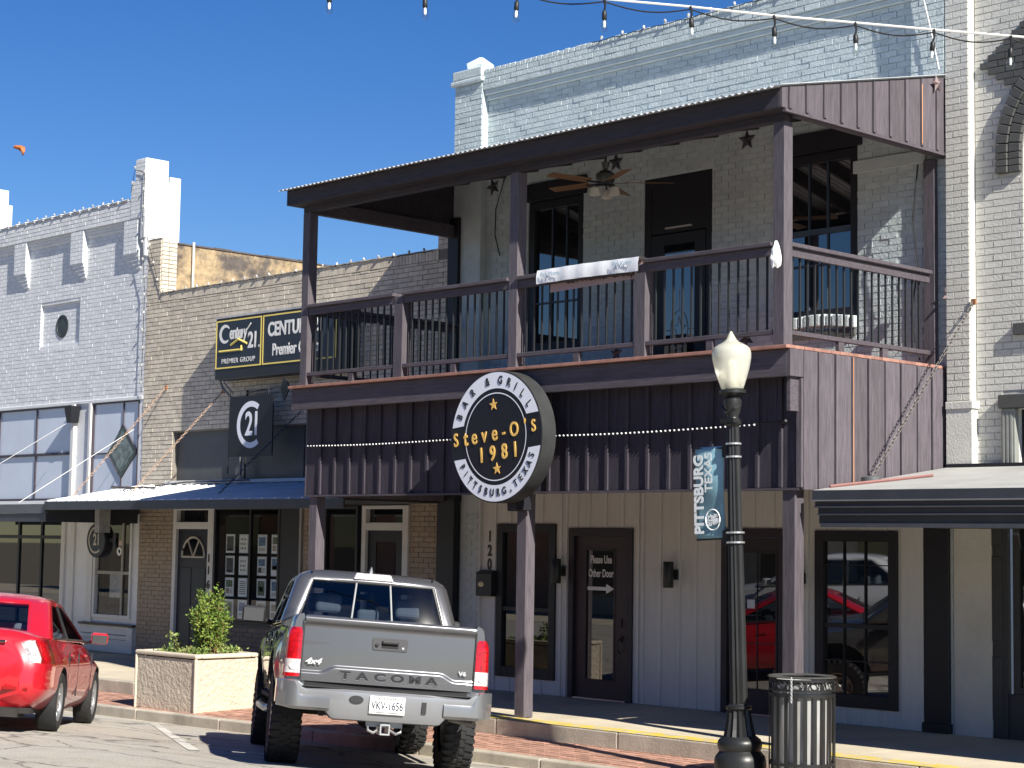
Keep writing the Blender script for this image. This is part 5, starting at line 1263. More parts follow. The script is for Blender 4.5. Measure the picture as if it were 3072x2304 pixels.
# ------------------------------------------------------------------ saloon car (also the tall white one across the street)
def saloon(name, label, cat, pcol, tall=0, glassm=None):
    T = thing(name, label, cat); P = paint(name+'_paint', pcol, .15, .28)
    t = tall
    def row(y, wb, wm, ws, zb, z1, zs, zt, dy=(0,)*9):
        return [(0, y+dy[0], zb), (wb*.7, y+dy[0], zb), (wb, y+dy[1], zb+.03), (wm-.01, y+dy[2], z1-.16), (wm, y+dy[3], z1), (wm-.005, y+dy[4], z1+.14), (ws, y+dy[5], zs-.05), (ws-.05, y+dy[6], zs), (ws*.6, y+dy[7], zt), (0, y+dy[8], zt+.01)]
    rows = [
        row(-1.02, .45, .60, .50, .32, .58, .93, .96, (.1, .04, -.02, -.02, 0, .04, .06, .06, .05)),
        row(-.99, .62, .76, .66, .27, .58, .96, 1.0, (.08, .04, -.0, 0, .02, .05, .06, .07, .06)),
        row(-.85, .70, .845, .74, .24, .58, .985, 1.035),
        row(-.55, .74, .872, .78, .22, .58, .985, 1.05),
        row(0, .76, .88, .80, .20, .58, .97, 1.0), row(.8, .78, .88, .80, .20, .58, .95, .96), row(1.8, .78, .88, .80, .2, .58, .93, .94),
        row(2.3, .76, .875, .79, .2, .56, .90, .98), row(2.7, .74, .87, .76, .2, .54, .85, .92), row(3.1, .70, .83, .70, .2, .5, .78, .85), row(3.38, .62, .74, .58, .22, .46, .70, .76), row(3.48, .5, .6, .46, .26, .44, .64, .68)]
    rows = [[(p[0], p[1], p[2]+(t*.5 if p[2] < .4 else t*.7)) for p in r] for r in rows]
    V, Fc, g = shell(rows, 4, 4)
    body_with_arches('body', V, Fc, P, T, [(0, .33+t*.2, .355), (2.6, .33+t*.2, .355)], smooth=38, inner=.60)
    fb = [-1, -.92, -.5, 0, .5, .92, 1]; fs = [0, .06, .40, .44, .82, 1]; z = .7*t
    lv = [(.955+z, -.56-t*.5, 2.25, .775, .20, .10), (.985+z, -.52-t*.5, 2.17, .765, .20, .10), (1.33+z+t*.2, .12-t*.7, 1.36, .615, .18, .09), (1.375+z+t*.2, .23-t*.7, 1.22, .585, .18, .09), (1.41+z+t*.2, .36-t*.6, 1.08, .52, .16, .08), (1.435+z+t*.2, .5-t*.5, .95, .40, .14, .06), (1.445+z+t*.2, .6, .85, .2, .1, .02)]
    cab, rings, vs, n = greenhouse(T, lv, fb, fs, P, (1, 2), [(1, 5)], [(0, 2), (3, 5)], glass=glassm)
    Pn = lambda j, i: Vector(vs[j*n+i])
    sd0 = len(fb)+3
    for s, col in ((1, sd0+2), (1, sd0+3)):
        for sx in (1, -1):
            a = Pn(1, col); b = Pn(2, col); MB().tube([(a.x*sx, a.y, a.z), (b.x*sx, b.y, b.z)], .014, 5).build('pillar_trim', blk_pl, T)
    for sx in (1, -1):
        MB().tube([(Pn(1, k).x*sx+.006*sx, Pn(1, k).y, Pn(1, k).z-.004) for k in range(sd0, sd0+6)], .009, 5).build('sill_trim', blk_pl if t else M('dark_window_trim', (.05, .05, .05), .4), T)
    MB().box(-.66, .66, -.35, .25, .80+z, .95+z).build('parcel_shelf', blk_pl, T)
    for x in (-.38, .38):
        MB().box(x-.15, x+.15, .32, .42, .94+z, 1.12+z).build('headrest', M('beige_headrest', (.40, .39, .37), .9), T, bevel=.045, seg=3)
        MB().box(x-.24, x+.24, .38, .5, .6+z, .96+z).build('seat_back', seat_mat, T, bevel=.04, seg=2)
        MB().box(x-.24, x+.24, 1.3, 1.45, .6+z, 1.05+z).build('seat_back', seat_mat, T, bevel=.04, seg=2)
    MB().box(-.66, .66, 1.85, 2.1, .75+z, .97+z).build('dashboard', blk_pl, T, bevel=.03)
    # tail lights conforming: pulled from the surface grid
    gg = g; nu = 4
    def patch(nm, mat, j0, j1, i0, i1, off, par=T, sides=(1, -1), shr=0):
        for s in sides:
            mb = MB(); vsx = []
            for j in range(j0, j1+1):
                for i in range(i0, i1+1):
                    p = Vector(gg[j][i]); a = Vector(gg[min(j+1, len(gg)-1)][i])-Vector(gg[max(j-1, 0)][i]); b = Vector(gg[j][min(i+1, len(gg[0])-1)])-Vector(gg[j][i-1]); nn = a.cross(b); nn = nn.normalized() if nn.length else Vector((1, 0, 0))
                    if nn.x < 0 and abs(nn.x) > abs(nn.y): nn = -nn
                    if nn.y > .3: nn = -nn
                    edge = 0 if (j in (j0, j1) or i in (i0, i1)) else 1
                    q = p+nn*(off*edge+.002); vsx.append((q.x*s, q.y, q.z))
            w_ = i1-i0+1; mb.add(vsx, [(a*w_+b, a*w_+b+1, (a+1)*w_+b+1, (a+1)*w_+b) for a in range(j1-j0) for b in range(w_-1)])
            mb.build(nm, mat, par, smooth=60)
    patch('tail_light_surround', M('dark_lens_edge', (.20, .01, .01), .2, coat=1), 2, 12, 20, 25, .006)
    patch('tail_light', clear_lens, 2, 6, 20, 25, .014)
    patch('tail_light', red_lens, 6, 11, 20, 25, .015)
    MB().box(-.42, .42, -1.03, -1.0, .905+z, .93+z).build('chrome_strip', chrome, T, bevel=.005)
    for s in (-1, 1):
        MB().box(s*.56-.13, s*.56+.13, -1.035, -1.0, .43+t*.3, .47+t*.3, mx=Matrix.Rotation(0, 4, 'Z')).build('reflector_slot', M('dark_red_reflector', (.25, .01, .01), .3), T, bevel=.008)
        mo = MB().box(-.10, .10, -.05, .05, -.065, .065).build('mirror_housing', P, T, bevel=.035, seg=3); mo.location = (s*.955, 1.95, 1.02+z); mo.rotation_euler = (.2, 0, .15*s)
        MB().box(-.085, .085, -.0555, -.051, -.05, .05).build('mirror_glass', M('mirror_silver', (.13, .14, .15), .12, metal=.7, var=0), mo, bevel=.004)
        MB().tube([(s*.78, 2.0, .96+z), (s*.88, 1.96, .98+z)], .02, 6).build('mirror_arm', blk_pl, T)
        for y in (.38, 1.38): MB().box(min(s*.872, s*.895), max(s*.872, s*.895), y, y+.17, .80+z*.7, .825+z*.7).build('door_handle', P, T, bevel=.008, seg=2)
        for y in (.0, 1.02, 2.05):
            MB().box(min(s*.865, s*.8835), max(s*.865, s*.8835), y+(.34 if y == 0 else 0), y+(.346 if y == 0 else .006), .36+z*.5, .84+z*.7).build('door_seam', blk_pl, T)
        for y in (0, 2.6): wheel(T, s*.775, y, .315+t*.15, .315+t*.15, .205, s, .205+t*.08, spokes=10)
    MB().box(-.26, .26, -1.05, -1.02, .66+t*.4, .80+t*.4).build('licence_plate', M('plate_white', (.72, .72, .68), .4, var=.04), T)
    MB().box(-.72, .72, -.9, 3.2, .2+t*.4, .26+t*.4).build('underfloor', under_mat, T)
    MB().box(-.6, .6, -.95, -.5, .16+t*.4, .24+t*.4).build('underbody_box', under_mat, T)
    return T
rc_ = saloon('red_car', 'glossy red saloon car at the left edge, seen from its rear right corner', 'car', (.52, .012, .022))
place(rc_, -6.644, -7.514, 50.8, 2.6, .95)
wc = saloon('white_suv', 'tall white car parked across the street, seen only in the window reflections', 'car', (.72, .73, .73), tall=.28)
place(wc, -8.4, -11.2, 70, 2.6, 1.05)
stripe((-8.6, -4.1), (-3.7, -6.85), .11)
stripe((-13.2, -4.2), (-8.0, -7.1), .11); stripe((-3.2, -4.2), (1.9, -7.05), .11)
# ================================================================== SIGNS
def text_c(*a, **k): return text(*a, **k)
ls = thing('long_sign_box', 'long black sign box with yellow borders on the tan brick wall behind the railing', 'sign', (-13.03, -.30, 4.36))
L_ = 3.2
MB().box(0, L_, 0, .27, 0, .95).build('cabinet', M('sign_cabinet_black', (.018, .019, .022), .45, var=.15), ls, bevel=.006)
MB().box(-.005, L_+.005, -.005, .28, .952, .985).build('top_flashing', M('weathered_flashing', (.42, .42, .42), .6, var=.2), ls)
for (a, b) in ((0.02, 1.20), (1.235, 3.02)):
    MB().box(a, b, -.006, -.001, .165, .915).build('sign_face', sign_navy, ls)
    m = MB(); t = .022
    m.box(a+.0, b, -.010, -.0065, .165, .165+t).box(a, b, -.010, -.0065, .915-t, .915).box(a, a+t, -.0102, -.0067, .165+t, .915-t).box(b-t, b, -.0102, -.0067, .165+t, .915-t); m.build('yellow_border', gold_pale, ls)
# logo: big C swoosh + entury + 21, house lines
m = MB(); T_ = fr(.7, 5.4, 20); vv = []
for i, t in enumerate(T_):
    hw = .012+.020*math.sin(i/20*3.1)
    for r in (.125-hw, .125+hw): vv.append((.27+r*1.05*math.cos(t), -.010, .70+r*math.sin(t)))
m.add(vv, [(2*i, 2*i+1, 2*i+3, 2*i+2) for i in range(20)]); m.build('logo_letter', letter_white, ls)
text('logo_letter', 'entury', letter_white, ls, (.60, -.008, .70), .27, ex=.002, off=.008, sx=.72, sp=.86)
text('logo_letter', '21', letter_white, ls, (.985, -.008, .555), .34, ex=.002, off=.008, sx=.8, sp=.9)
m = MB(); m.tube([(.82, -.01, .72), (.93, -.01, .82)], .012, 5); m.build('logo_letter', letter_white, ls)
text('logo_letter', '®', letter_white, ls, (1.15, -.008, .46), .06, ex=.001)
m = MB()
for a, b in (((.42, .52), (.62, .60)), ((.62, .60), (.84, .52)), ((.12, .435), (.66, .435)), ((.70, .50), (.70, .42))): m.tube([(a[0], -.010, a[1]), (b[0], -.010, b[1])], .017, 6)
m.build('roof_logo', gold_pale, ls)
text('sign_lettering', 'PREMIER GROUP', letter_white, ls, (.615, -.008, .275), .105, ex=.001, off=.001, sp=1.15)
text('sign_lettering', 'CENTURY 21', letter_white, ls, (1.36, -.008, .68), .29, ex=.002, off=.009, align='LEFT', sx=.80)
text('sign_lettering', 'Premier Group', letter_white, ls, (1.48, -.008, .37), .25, ex=.002, off=.006, align='LEFT', sx=.73)
m = MB(); m.tube([(.0, .1, .02), (.05, .12, -.12), (.35, .26, -.42), (.38, .27, -1.5)], .018, 6); m.tube([(-.03, .2, .1), (-.03, .2, -.02), (.15, .26, -.2)], .012, 5); m.build('conduit', cable_mat, ls)
# hanging sign on an arm
hs = thing('hanging_sign', 'square black hanging sign with a white C and 21 in front of the transom', 'sign', (-12.52, -.35, 4.10))
def hp(px): return px
# plate stands perpendicular to nothing: parallel to the facade plane
m = MB(); m.box(0, 1.10, -.012, .012, -.95, -.03); plo = m.build('plate', sign_black, hs, bevel=.003)
o = ringseg(.27, .355, .95, 2*math.pi-.95, -.0145, 40).build('logo_ring', white_vinyl, plo); o.location = (.56, 0, -.47)
text('logo_number', '21', white_vinyl, plo, (.60, -.014, -.475), .50, ex=.001, off=.010, sx=.80, sp=.9)
arm_m = M('black_bracket', (.02, .02, .022), .5)
mb = MB(); mb.tube([(-.05, .34, .06), (1.35, -.02, .06)], .014, 6); mb.tube([(-.05, .34, .10), (-.05, .34, -1.35)], .016, 6); mb.tube([(.0, .0, .06), (-.02, .0, -1.2)], .010, 5)
for x in (.06, .97): mb.tube([(x, .0, -.03), (x, .0, .06)], .008, 5)
mb.build('arm', arm_m, hs)
MB().prism([(-.10, 0), (0, -.19), (.13, 0), (0, .17)], (1.42, -.03, .04), (1, 0, 0), (0, 0, 1), .02).build('arrow_finial', arm_m, hs)
# small round double sided sign below the awning
bs_ = thing('small_round_sign', 'small round black sign with 21 hanging under the white metal awning', 'sign', (-15.45, -.75, 1.86))
MB().lathe([(0, -.09), (.27, -.09), (.28, -.075), (.28, .075), (.27, .09), (0, .09)], n=40, mx=YA).build('drum', sign_black, bs_, smooth=35)
ringseg(.185, .215, .9, 2*math.pi-.9, -.092, 30).build('logo_ring', M('cream_vinyl', (.48, .42, .32), .5, var=0), bs_)
text('logo_number', '21', M('cream_vinyl', (.48, .42, .32), .5, var=0), bs_, (.03, -.092, 0), .26, ex=.001, off=.006, sx=.8)
MB().box(.27, .50, -.02, .02, -.03, .03).box(.42, .50, -.03, .03, -.12, .12).tube([(.0, .0, .28), (.0, .0, .56)], .015, 6).build('bracket', arm_m, bs_)
MB().box(.30, .44, -.3, -.1, .12, .50).build('junction_box', M('old_box', (.3, .3, .28), .6, var=.3), bs_)

# ================================================================== STREET LAMP
iron = M('black_cast_iron', (.016, .017, .017), .38, var=.2, spec=.5)
lp = thing('street_lamp', 'black fluted street lamp with frosted acorn globe and a town banner', 'street lamp', (.02, -3.5, -.21))
lp.rotation_euler = (0, -.033, 0)
pr = [(0, 0), (.30, 0), (.30, .05), (.275, .10), (.27, .17), (.20, .23), (.185, .25), (.215, .29), (.23, .33), (.225, .38), (.18, .42), (.165, .44)]
MB().lathe([(0, 0), (.235, 0), (.24, .06), (.235, .18), (.225, .22), (.20, .25), (.185, .27), (.20, .30), (.205, .335), (.19, .37), (.165, .39), (.155, .40)], n=32).build('base', iron, lp, smooth=35)
MB().lathe([(.15, .40), (.135, .46), (.115, .56), (.105, .64)], n=28, flute=.16, caps=False).build('fluted_collar', iron, lp)
MB().lathe([(.105, .635), (.118, .645), (.118, .665), (.10, .675), (.09, .69)], n=28).build('ring', iron, lp, smooth=35)
MB().lathe([(.082, .68), (.076, 1.6), (.062, 2.7), (.056, 3.22)], n=24, flute=.16, caps=False).build('fluted_shaft', iron, lp)
MB().lathe([(.056, 3.21), (.075, 3.23), (.075, 3.26), (.055, 3.28), (.05, 3.30), (.065, 3.34), (.085, 3.42), (.082, 3.46), (.06, 3.48), (.085, 3.50), (.125, 3.515), (.125, 3.545), (.10, 3.555), (0, 3.56)], n=28).build('capital', iron, lp, smooth=35)
def acorn_glass():
    m = bpy.data.materials.new('frosted_acorn_glass'); m.use_nodes = True; b = m.node_tree.nodes['Principled BSDF']
    b.inputs['Base Color'].default_value = (.86, .86, .74, 1); b.inputs['Roughness'].default_value = .32; b.inputs['Transmission Weight'].default_value = .55
    b.inputs['IOR'].default_value = 1.35; b.inputs['Coat Weight'].default_value = .5; b.inputs['Coat Roughness'].default_value = .1
    return m
MB().lathe([(.09, 3.555), (.105, 3.565), (.130, 3.64), (.160, 3.74), (.180, 3.84), (.182, 3.89), (.172, 3.93), (.150, 3.955), (.115, 3.975), (.075, 3.995), (.048, 4.02), (.036, 4.045), (.022, 4.07), (.010, 4.095), (0, 4.10)], n=40, caps=False).build('globe', acorn_glass(), lp, smooth=60)
MB().lathe([(0, 3.56), (.05, 3.56), (.05, 3.62), (.03, 3.63), (.042, 3.70), (.042, 3.80), (.02, 3.83), (0, 3.84)], n=20).build('lamp_core', M('lamp_core', (.8, .78, .66), .5, var=0), lp, smooth=35)
# banner brackets and cable ties
m = MB()
for z in (3.05, 2.93): m.lathe([(.068, z-.008), (.073, z-.008), (.073, z+.008), (.068, z+.008)], n=18)
for z in (2.235, 2.145): m.lathe([(.080, z-.008), (.085, z-.008), (.085, z+.008), (.080, z+.008)], n=18)
m.build('steel_band', M('steel_band', (.6, .6, .6), .3, metal=.7), lp)
m = MB(); m.tube([(-.06, 0, 3.015), (-.46, 0, 3.035)], .010, 6); m.tube([(-.06, 0, 2.185), (-.46, 0, 2.18)], .010, 6); m.box(-.12, -.055, -.04, .04, 2.12, 2.26); m.box(-.11, -.05, -.035, .035, 2.93, 3.06); m.tube([(-.1, -.02, 3.40), (-.02, -.08, 3.33), (.06, -.05, 3.37), (.07, .02, 3.40)], .013, 6); m.box(-.08, .08, -.09, .0, 3.24, 3.28)
m.build('bracket', iron, lp)
bnm = M('teal_banner_cloth', (.20, .36, .42), .65, var=.35, vs=2.2)
mb = MB(); vs = []; NX, NZ = 10, 24
def bpos(u, v): return (-.46+.345*u, .02*math.sin(v*5+u*2)*(v*(1-v)*3)-.012*math.sin(u*3.1), 2.19+.85*v)
for j in range(NZ+1):
    for i in range(NX+1): vs.append(bpos(i/NX, j/NZ))
mb.add(vs, [(j*(NX+1)+i, j*(NX+1)+i+1, (j+1)*(NX+1)+i+1, (j+1)*(NX+1)+i) for j in range(NZ) for i in range(NX)])
bo = mb.build('banner', bnm, lp, smooth=True)
md = bo.modifiers.new('s', 'SOLIDIFY'); md.thickness = .002
wt = M('banner_white_ink', (.70, .74, .74), .6, var=.05)
text('banner_lettering', 'PITTSBURG', wt, bo, (-.395, -.034, 2.60), .150, ex=.001, off=.006, rot=(math.pi/2, -math.pi/2, 0), sx=.98)
text('banner_lettering', 'TEXAS', wt, bo, (-.275, -.034, 2.80), .125, ex=.001, off=.003, rot=(math.pi/2, -math.pi/2, 0), sx=1.0)
m = MB(); m.tube([(-.235+.085*math.cos(t), -.034, 2.36+.095*math.sin(t)) for t in fr(0, 6.283, 24)], .006, 4); m.build('round_crest', wt, bo)
for i, s_ in enumerate(('Main', 'Street')): text('crest_lettering', s_, wt, bo, (-.235, -.036, 2.39-.06*i), .062, ex=.001, off=.002, rot=(math.pi/2, -.25, 0))
MB().box(-.33, -.14, -.035, -.033, 2.345, 2.375).build('crest_bar', wt, bo)
# ================================================================== TRASH CAN
tc = thing('trash_can', 'black slatted metal litter bin beside the street lamp', 'litter bin', (.60, -3.36, -.20))
m = MB(); H = .95; R_ = .285
def hoop(z, r, w_=.03, t=.008): return MB().lathe([(r, z-w_/2), (r+t, z-w_/2), (r+t, z+w_/2), (r, z+w_/2)], n=40, caps=False).add([], [])
m = MB()
for z, r, w_ in ((.06, R_, .03), (.20, R_, .025), (.80, R_, .03), (.845, R_-.0, .02), (.93, R_-.005, .02)):
    m.lathe([(r, z-w_/2), (r+.009, z-w_/2), (r+.009, z+w_/2), (r, z+w_/2), (r, z-w_/2)], n=44, caps=False)
m.build('hoop', iron, tc, smooth=35)
sm_ = MB().box(-.017, .017, R_+.001, R_+.008, .02, .815).mesh('slat', iron)
for i in range(21):
    o = link('slat', sm_, tc); o.rotation_euler = (0, 0, 2*math.pi*i/21)
rg_ = MB()
for i in range(12):
    a = 2*math.pi*i/12; c = Vector((R_*math.cos(a), R_*math.sin(a), .887)); tx = Vector((-math.sin(a), math.cos(a), 0))
    rg_.tube([c+tx*.04*math.cos(t)+Vector((0, 0, .036*math.sin(t))) for t in fr(0, 6.283, 14)], .008, 4, caps=False)
rg_.build('ring_frieze', iron, tc, smooth=True)
rv = MB()
for i in range(12):
    a = 2*math.pi*(i+.5)/12; rv.box(-.008, .008, R_-.002, R_+.006, .85, .93, mx=Matrix.Rotation(a, 4, 'Z'))
rv.build('frieze_post', iron, tc)
MB().lathe([(R_-.075, .948), (R_+.012, .948), (R_+.020, .955), (R_+.012, .963), (R_-.075, .963), (R_-.085, .955), (R_-.075, .948)], n=44, caps=False).build('lid_ring', M('worn_iron_lid', (.07, .07, .065), .4, var=.4), tc, smooth=True)
MB().lathe([(0, .03), (R_-.03, .03), (R_-.02, .90), (R_-.06, .93), (R_-.065, .90), (R_-.05, .05), (0, .05)], n=36, caps=False).build('liner', M('grey_liner', (.34, .34, .33), .45, metal=.2, var=.3, vs=4, st=(3, 3, .4)), tc, smooth=True)
m = MB()
for i in range(13):
    m.tube([(.115+.008*math.cos(t), -R_-.017, .955-i*.017+.010*math.sin(t)) for t in fr(0, 6.283, 8)] if i % 2 else [(.115, -R_-.017+.006*math.cos(t), .955-i*.017+.010*math.sin(t)) for t in fr(0, 6.283, 8)], .0028, 4, caps=False)
m.build('lid_chain', M('bright_chain', (.7, .7, .68), .3, metal=.6), tc)
# ================================================================== PLANTER
pt_ = thing('planter', 'square rough beige concrete planter with smooth rim on the brick pavement', 'planter', (-9.81, -3.63, -.245))
W_, Dp, Hp = 1.37, .95, .72
m = MB(); m.box(0.02, W_-.02, .02, .05, 0.0, Hp-.07).box(.02, W_-.02, Dp-.05, Dp-.02, 0, Hp-.07).box(.02, .06, .05, Dp-.05, 0, Hp-.07).box(W_-.05, W_-.02, .05, Dp-.05, 0, Hp-.07)
m.build('rough_panel', stucco, pt_)
m = MB(); m.box(0, .04, 0, .04, -.05, Hp-.055).box(W_-.045, W_, 0, .045, -.05, Hp-.055).box(W_-.04, W_, Dp-.04, Dp, -.05, Hp-.055)
m.box(0, W_, 0, .10, Hp-.055, Hp).box(0, W_, Dp-.10, Dp, Hp-.055, Hp).box(0, .10, .10, Dp-.10, Hp-.055, Hp).box(W_-.10, W_, .10, Dp-.10, Hp-.055, Hp)
m.build('rim', stucco_smooth, pt_, bevel=.02, seg=3)
MB().box(.1, W_-.1, .1, Dp-.1, .55, Hp-.06).build('soil', soil, pt_)
def leafmat(name, c, c2): return M(name, c, .6, var=.35, vs=9, col2=c2, mixs=7, rnd=.3, spec=.3)
lf = leafmat('bright_shrub_leaf', (.20, .27, .05), (.10, .17, .03)); lf2 = leafmat('groundcover_leaf', (.13, .22, .045), (.26, .28, .10))
def leaves(mb, c, n, sx, sz, size, rnd):
    for _ in range(n):
        p = Vector(c)+Vector((rnd.gauss(0, sx), rnd.gauss(0, sx), rnd.gauss(0, sz))); d = Vector((rnd.gauss(0, 1), rnd.gauss(0, 1), rnd.gauss(.6, .7))).normalized()
        a = d.cross(Vector((rnd.gauss(0, 1), rnd.gauss(0, 1), rnd.gauss(0, 1)))).normalized(); s = size*rnd.uniform(.6, 1.3)
        mb.add([p, p+d*s*.5+a*s*.25, p+d*s, p+d*s*.5-a*s*.25], [(0, 1, 2, 3)], 0, rnd.random())
sh = thing('shrub', 'upright bushy yellow-green shrub growing in the beige planter', 'shrub', (-8.72, -3.20, .40))
rnd = random.Random(21); st_ = MB(); fl = MB()
for k in range(34):
    a = rnd.uniform(0, 6.28); b = Vector((.10*math.cos(a), .10*math.sin(a), 0)); t = rnd.uniform(.0, 1)
    top_ = Vector((math.cos(a)*rnd.uniform(.05, .42), math.sin(a)*rnd.uniform(.05, .30), rnd.uniform(.40, .90)))
    mid = b.lerp(top_, .5)+Vector((rnd.gauss(0, .03), rnd.gauss(0, .03), .05)); path = [b, b.lerp(mid, .6)+Vector((0, 0, .03)), mid, top_]
    st_.tube(path, [.009, .008, .006, .003], 5)
    for i in range(26):
        u = rnd.uniform(.15, 1)**.8; p = (b.lerp(mid, u*2) if u < .5 else mid.lerp(top_, u*2-1))
        leaves(fl, p, 7, .026+.012*(1-u), .03, .042, rnd)
st_.build('stem', M('shrub_stem', (.22, .13, .06), .8), sh); fl.build('foliage', lf, sh, kind='stuff')
gc = MB()
for _ in range(420):
    x, y = rnd.uniform(-9.68, -8.55), rnd.uniform(-3.52, -2.80); hgt = rnd.uniform(0, .06)*(1+(x > -9.0)); leaves(gc, (x, y, (.41+hgt)), 5, .03, .02, .05, rnd)
for _ in range(26): leaves(gc, (-9.35+rnd.gauss(0, .03), -3.35+rnd.gauss(0, .03), rnd.uniform(.45, .68)), 5, .02, .02, .055, rnd)
o = gc.build('ground_cover', lf2); tag(o, 'low leafy ground cover spreading over the planter rim', 'ground cover'); o['kind'] = 'stuff'
# ================================================================== STRING LIGHTS across the street
def px3(u, v, dist):
    return CAMP+(F+RR*((u-1536)/5530.59)-UU*((v-1152)/5530.59))*dist
ends = [(-1.7, -5.60, 5.93), (6.5, -3.35, 5.35)]
A_ = px3(700, -92, 12.8); B_ = px3(3400, 148, 12.2)
stl = thing('string_lights', 'string of clear bulbs on a cable crossing above the street', 'string lights', tuple(A_))
us = [989, 1275, 1552, 1813, 2072, 2322, 2566, 2801, 3032, 3262]
vs_ = [-45, -30, -22, 5, 28, 55, 76, 97, 116, 135]
pts = [px3(u, v, 12.8+(12.2-12.8)*(u-700)/2700)-A_ for u, v in zip(us, vs_)]
m = MB(); m.tube([px3(1600, -12, 12.5)-A_]+[p+Vector((0, 0, .018)) for p in pts[3:]]+[B_-A_], .008, 6); m.build('support_cable', cable_white, stl, smooth=True)
m = MB(); path = []
for a, b in zip(pts[:-1], pts[1:]):
    for t in fr(0, 1, 8)[:-1]: path.append(a.lerp(b, t)+Vector((0, 0, -.045*math.sin(math.pi*t)*(1 if t < 1 else 0))))
m.tube(path+[pts[-1]], .0055, 5); m.build('lamp_cord', letter_black, stl)
rnd = random.Random(4)
for p in pts:
    tl_ = rnd.uniform(-.08, .08); r_ = bpy.data.objects.new('pendant', None); COL.objects.link(r_); r_.parent = stl; r_.location = p; r_.rotation_euler = (tl_, rnd.uniform(-.08, .08), 0)
    MB().tube([(0, 0, .02), (.008, 0, -.03), (0, 0, -.065)], [.012, .007, .007], 6).lathe([(.008, -.06), (.016, -.07), (.018, -.12), (.014, -.125)], n=12).build('socket', letter_black, r_, smooth=True)
    MB().lathe([(.014, -.122), (.022, -.145), (.027, -.17), (.024, -.195), (.014, -.208), (0, -.212)], n=14, caps=False).build('bulb', bulb_glass, r_, smooth=True)
    MB().lathe([(0, -.122), (.007, -.125), (.011, -.15), (.008, -.175), (0, -.182)], n=8).build('filament', bulb_core, r_, smooth=True)
# thin white cable going down to the balcony gable
o = MB().tube([(-.52, -.12, 9.0), (-.30, -.15, 8.1), (-.12, -.16, 7.4), (-.03, -.16, 6.99)], .007, 5).build('thin_white_cable', cable_white); tag(o, 'thin white cable hanging down the grey brick to the balcony gable', 'cable')
# parapet clip lights
def parapet(label, pts_, n, loc):
    t = thing('parapet_lights', label, 'string lights', loc, 'clip lights along the parapets'); P0 = Vector(loc)
    pts_ = [Vector(p)-P0 for p in pts_]; seg = [(pts_[i+1]-pts_[i]).length for i in range(len(pts_)-1)]; tot = sum(seg); path = []
    def at(s):
        for i, L in enumerate(seg):
            if s <= L or i == len(seg)-1: return pts_[i].lerp(pts_[i+1], min(1, s/L))
            s -= L
    N = n*4
    for i in range(N+1): path.append(at(tot*i/N)+Vector((0, 0, -.012*abs(math.sin(math.pi*i/4)))))
    MB().tube(path, .006, 4).build('cable', letter_black, t)
    me = MB().lathe([(0, .0), (.012, .0), (.018, .02), (.016, .04), (0, .05)], n=8).mesh('bulb', M('cloudy_bulb', (.42, .42, .40), .3, var=0), smooth=True)
    for i in range(n):
        o = link('bulb', me, t); o.location = at(tot*(i+.5)/n)+Vector((0, -.01, .005)); o.rotation_euler = (random.uniform(-.5, .5), random.uniform(-.5, .5), 0)
parapet('clip lights along the white parapet on the left', [(-23, -.105, 7.60), (-16.0, -.105, 7.60)], 22, (-23, -.12, 7.66))
parapet('clip lights running down the white corner pier', [(-15.9, -.12, 7.7), (-15.80, -.12, 8.1), (-15.50, -.12, 8.0), (-15.52, -.12, 7.0), (-15.49, -.05, 6.0), (-15.5, -.05, 4.3)], 15, (-15.9, -.12, 7.7))
parapet('clip lights along the tan brick parapet', [(-15.48, -.03, 6.9), (-15.08, -.01, 5.935), (-8.3, -.01, 5.935)], 24, (-15.48, -.03, 6.9))
parapet('clip lights along the grey parapet above the balcony', [(-5.2, -.115, 8.268), (-.5, -.115, 8.268)], 13, (-5.2, -.12, 8.30))
# orange leaf falling
lfm = MB(); pts5 = [(0, 0), (.045, .018), (.085, .012), (.10, -.02), (.098, -.06), (.07, -.03), (.035, -.018), (.0, -.02)]
lfm.add([(0.05, .012, 0)]+[(a, .02*math.sin(i*1.3), b) for i, (a, b) in enumerate(pts5)], [(0, 1+i, 1+(i+1) % 8) for i in range(8)])
o = lfm.build('falling_leaf', M('orange_leaf', (.42, .13, .03), .6, var=.3), smooth=True); q = px3(42, 436, 14); o.location = q; o.rotation_euler = (0, .3, .8); tag(o, 'orange-brown dry leaf drifting in the blue sky at the left', 'leaf')
md = o.modifiers.new('s', 'SOLIDIFY'); md.thickness = .003
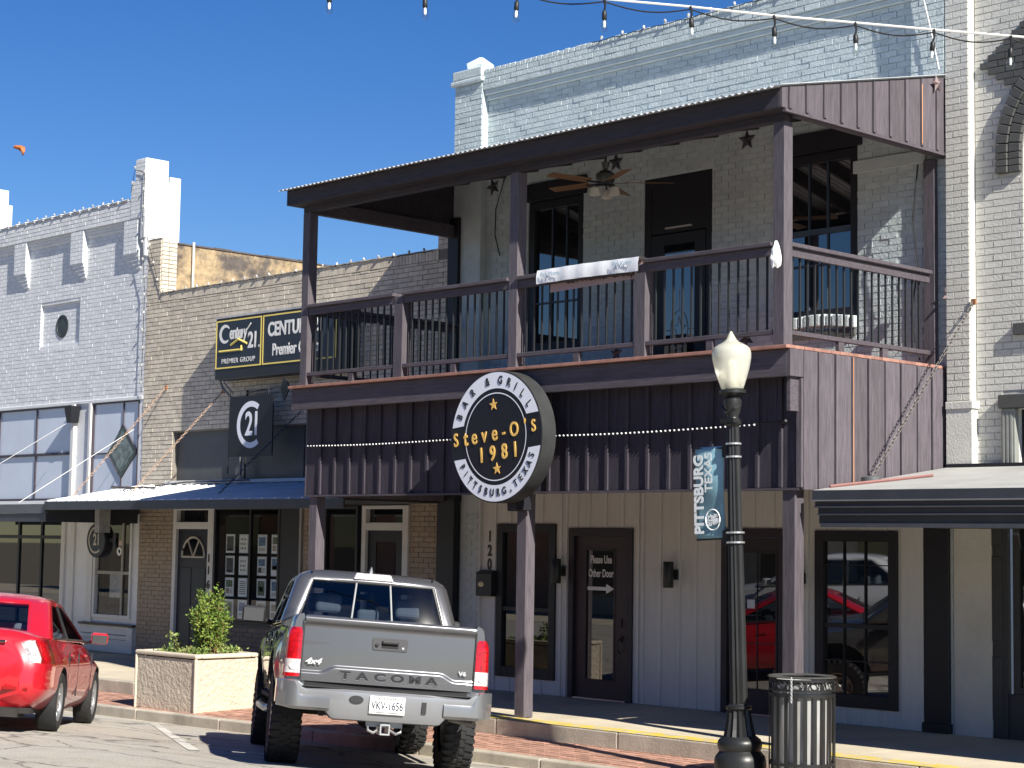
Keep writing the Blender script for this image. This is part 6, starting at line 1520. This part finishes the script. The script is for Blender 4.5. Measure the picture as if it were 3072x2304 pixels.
# wire on the upper wall
o = MB().tube([(-6.85, -.03, 6.75), (-6.99, -.05, 6.35), (-7.02, -.03, 6.0), (-6.93, -.02, 5.72)], .009, 5).build('loose_wire', letter_black); tag(o, 'loose black wire dangling on the upper wall at the left of the balcony', 'wire')
o = MB().tube([(-.30, -.16, 6.0), (-.36, -.17, 5.4), (-.30, -.16, 4.9), (-.40, -.15, 4.4), (-.3, -.14, 3.9)], .010, 5).build('hanging_cable', letter_black); tag(o, 'black cable hanging down beside the right back post', 'cable')
# ================================================================== far side of the street (seen in reflections and from other positions)
far_b = [(-52, -30, 6.5, (.35, .2, .15)), (-29.6, -14, 8, (.5, .45, .38)), (-13.6, 2, 6.2, (.28, .17, .13)), (2.4, 22, 7.4, (.45, .42, .38))]
for i, (a, b, h_, c) in enumerate(far_b):
    t = thing('far_building', ['low red brick building across the street, far left', 'tall cream brick building across the street', 'dark red brick building directly across the street', 'grey stucco building across the street, far right'][i], 'building', (a, -24.3, 0))
    mt = M('far_wall_%d' % i, c, .9, var=.1, vs=2); MB().box(0, b-a, -10, 0, -.5, h_).box(-.1, b-a+.1, -.0, .12, h_-.5, h_-.1).build('wall', mt, t)
    x = 1.2
    while x < b-a-2.5:
        w1 = MB().box(x, x+2.1, .005, .06, .4, 2.8).build('window', dark_glass, t); MB().box(x-.08, x+2.18, .002, .08, 2.8, 2.95).build('lintel', trim_white, w1)
        if h_ > 7: MB().box(x+.4, x+1.5, .005, .05, 4.2, 6.0).build('window', dark_glass, t)
        x += 3.3
    MB().box(0, b-a, .01, 1.8, 3.1, 3.25).build('canopy', awning_dark, t)
# move the roots that were built in world coordinates to their base
for nm, base in (('bar_building', (-3.9, 0, 0)), ('tan_building', (-11.6, 0, 0)), ('white_building', (-19.3, 0, 0)), ('cream_building', (3.8, 0, 0)), ('balcony', (-3.9, -2.48, 0)), ('metal_awning', (-11.7, 0, 2.4)), ('flat_awning', (-19.3, 0, 2.2)), ('stepped_awning', (3.8, 0, 2.2))):
    r_ = bpy.data.objects[nm]; B0 = Vector(base); r_.location = B0
    for c in r_.children: c.location = c.location-B0
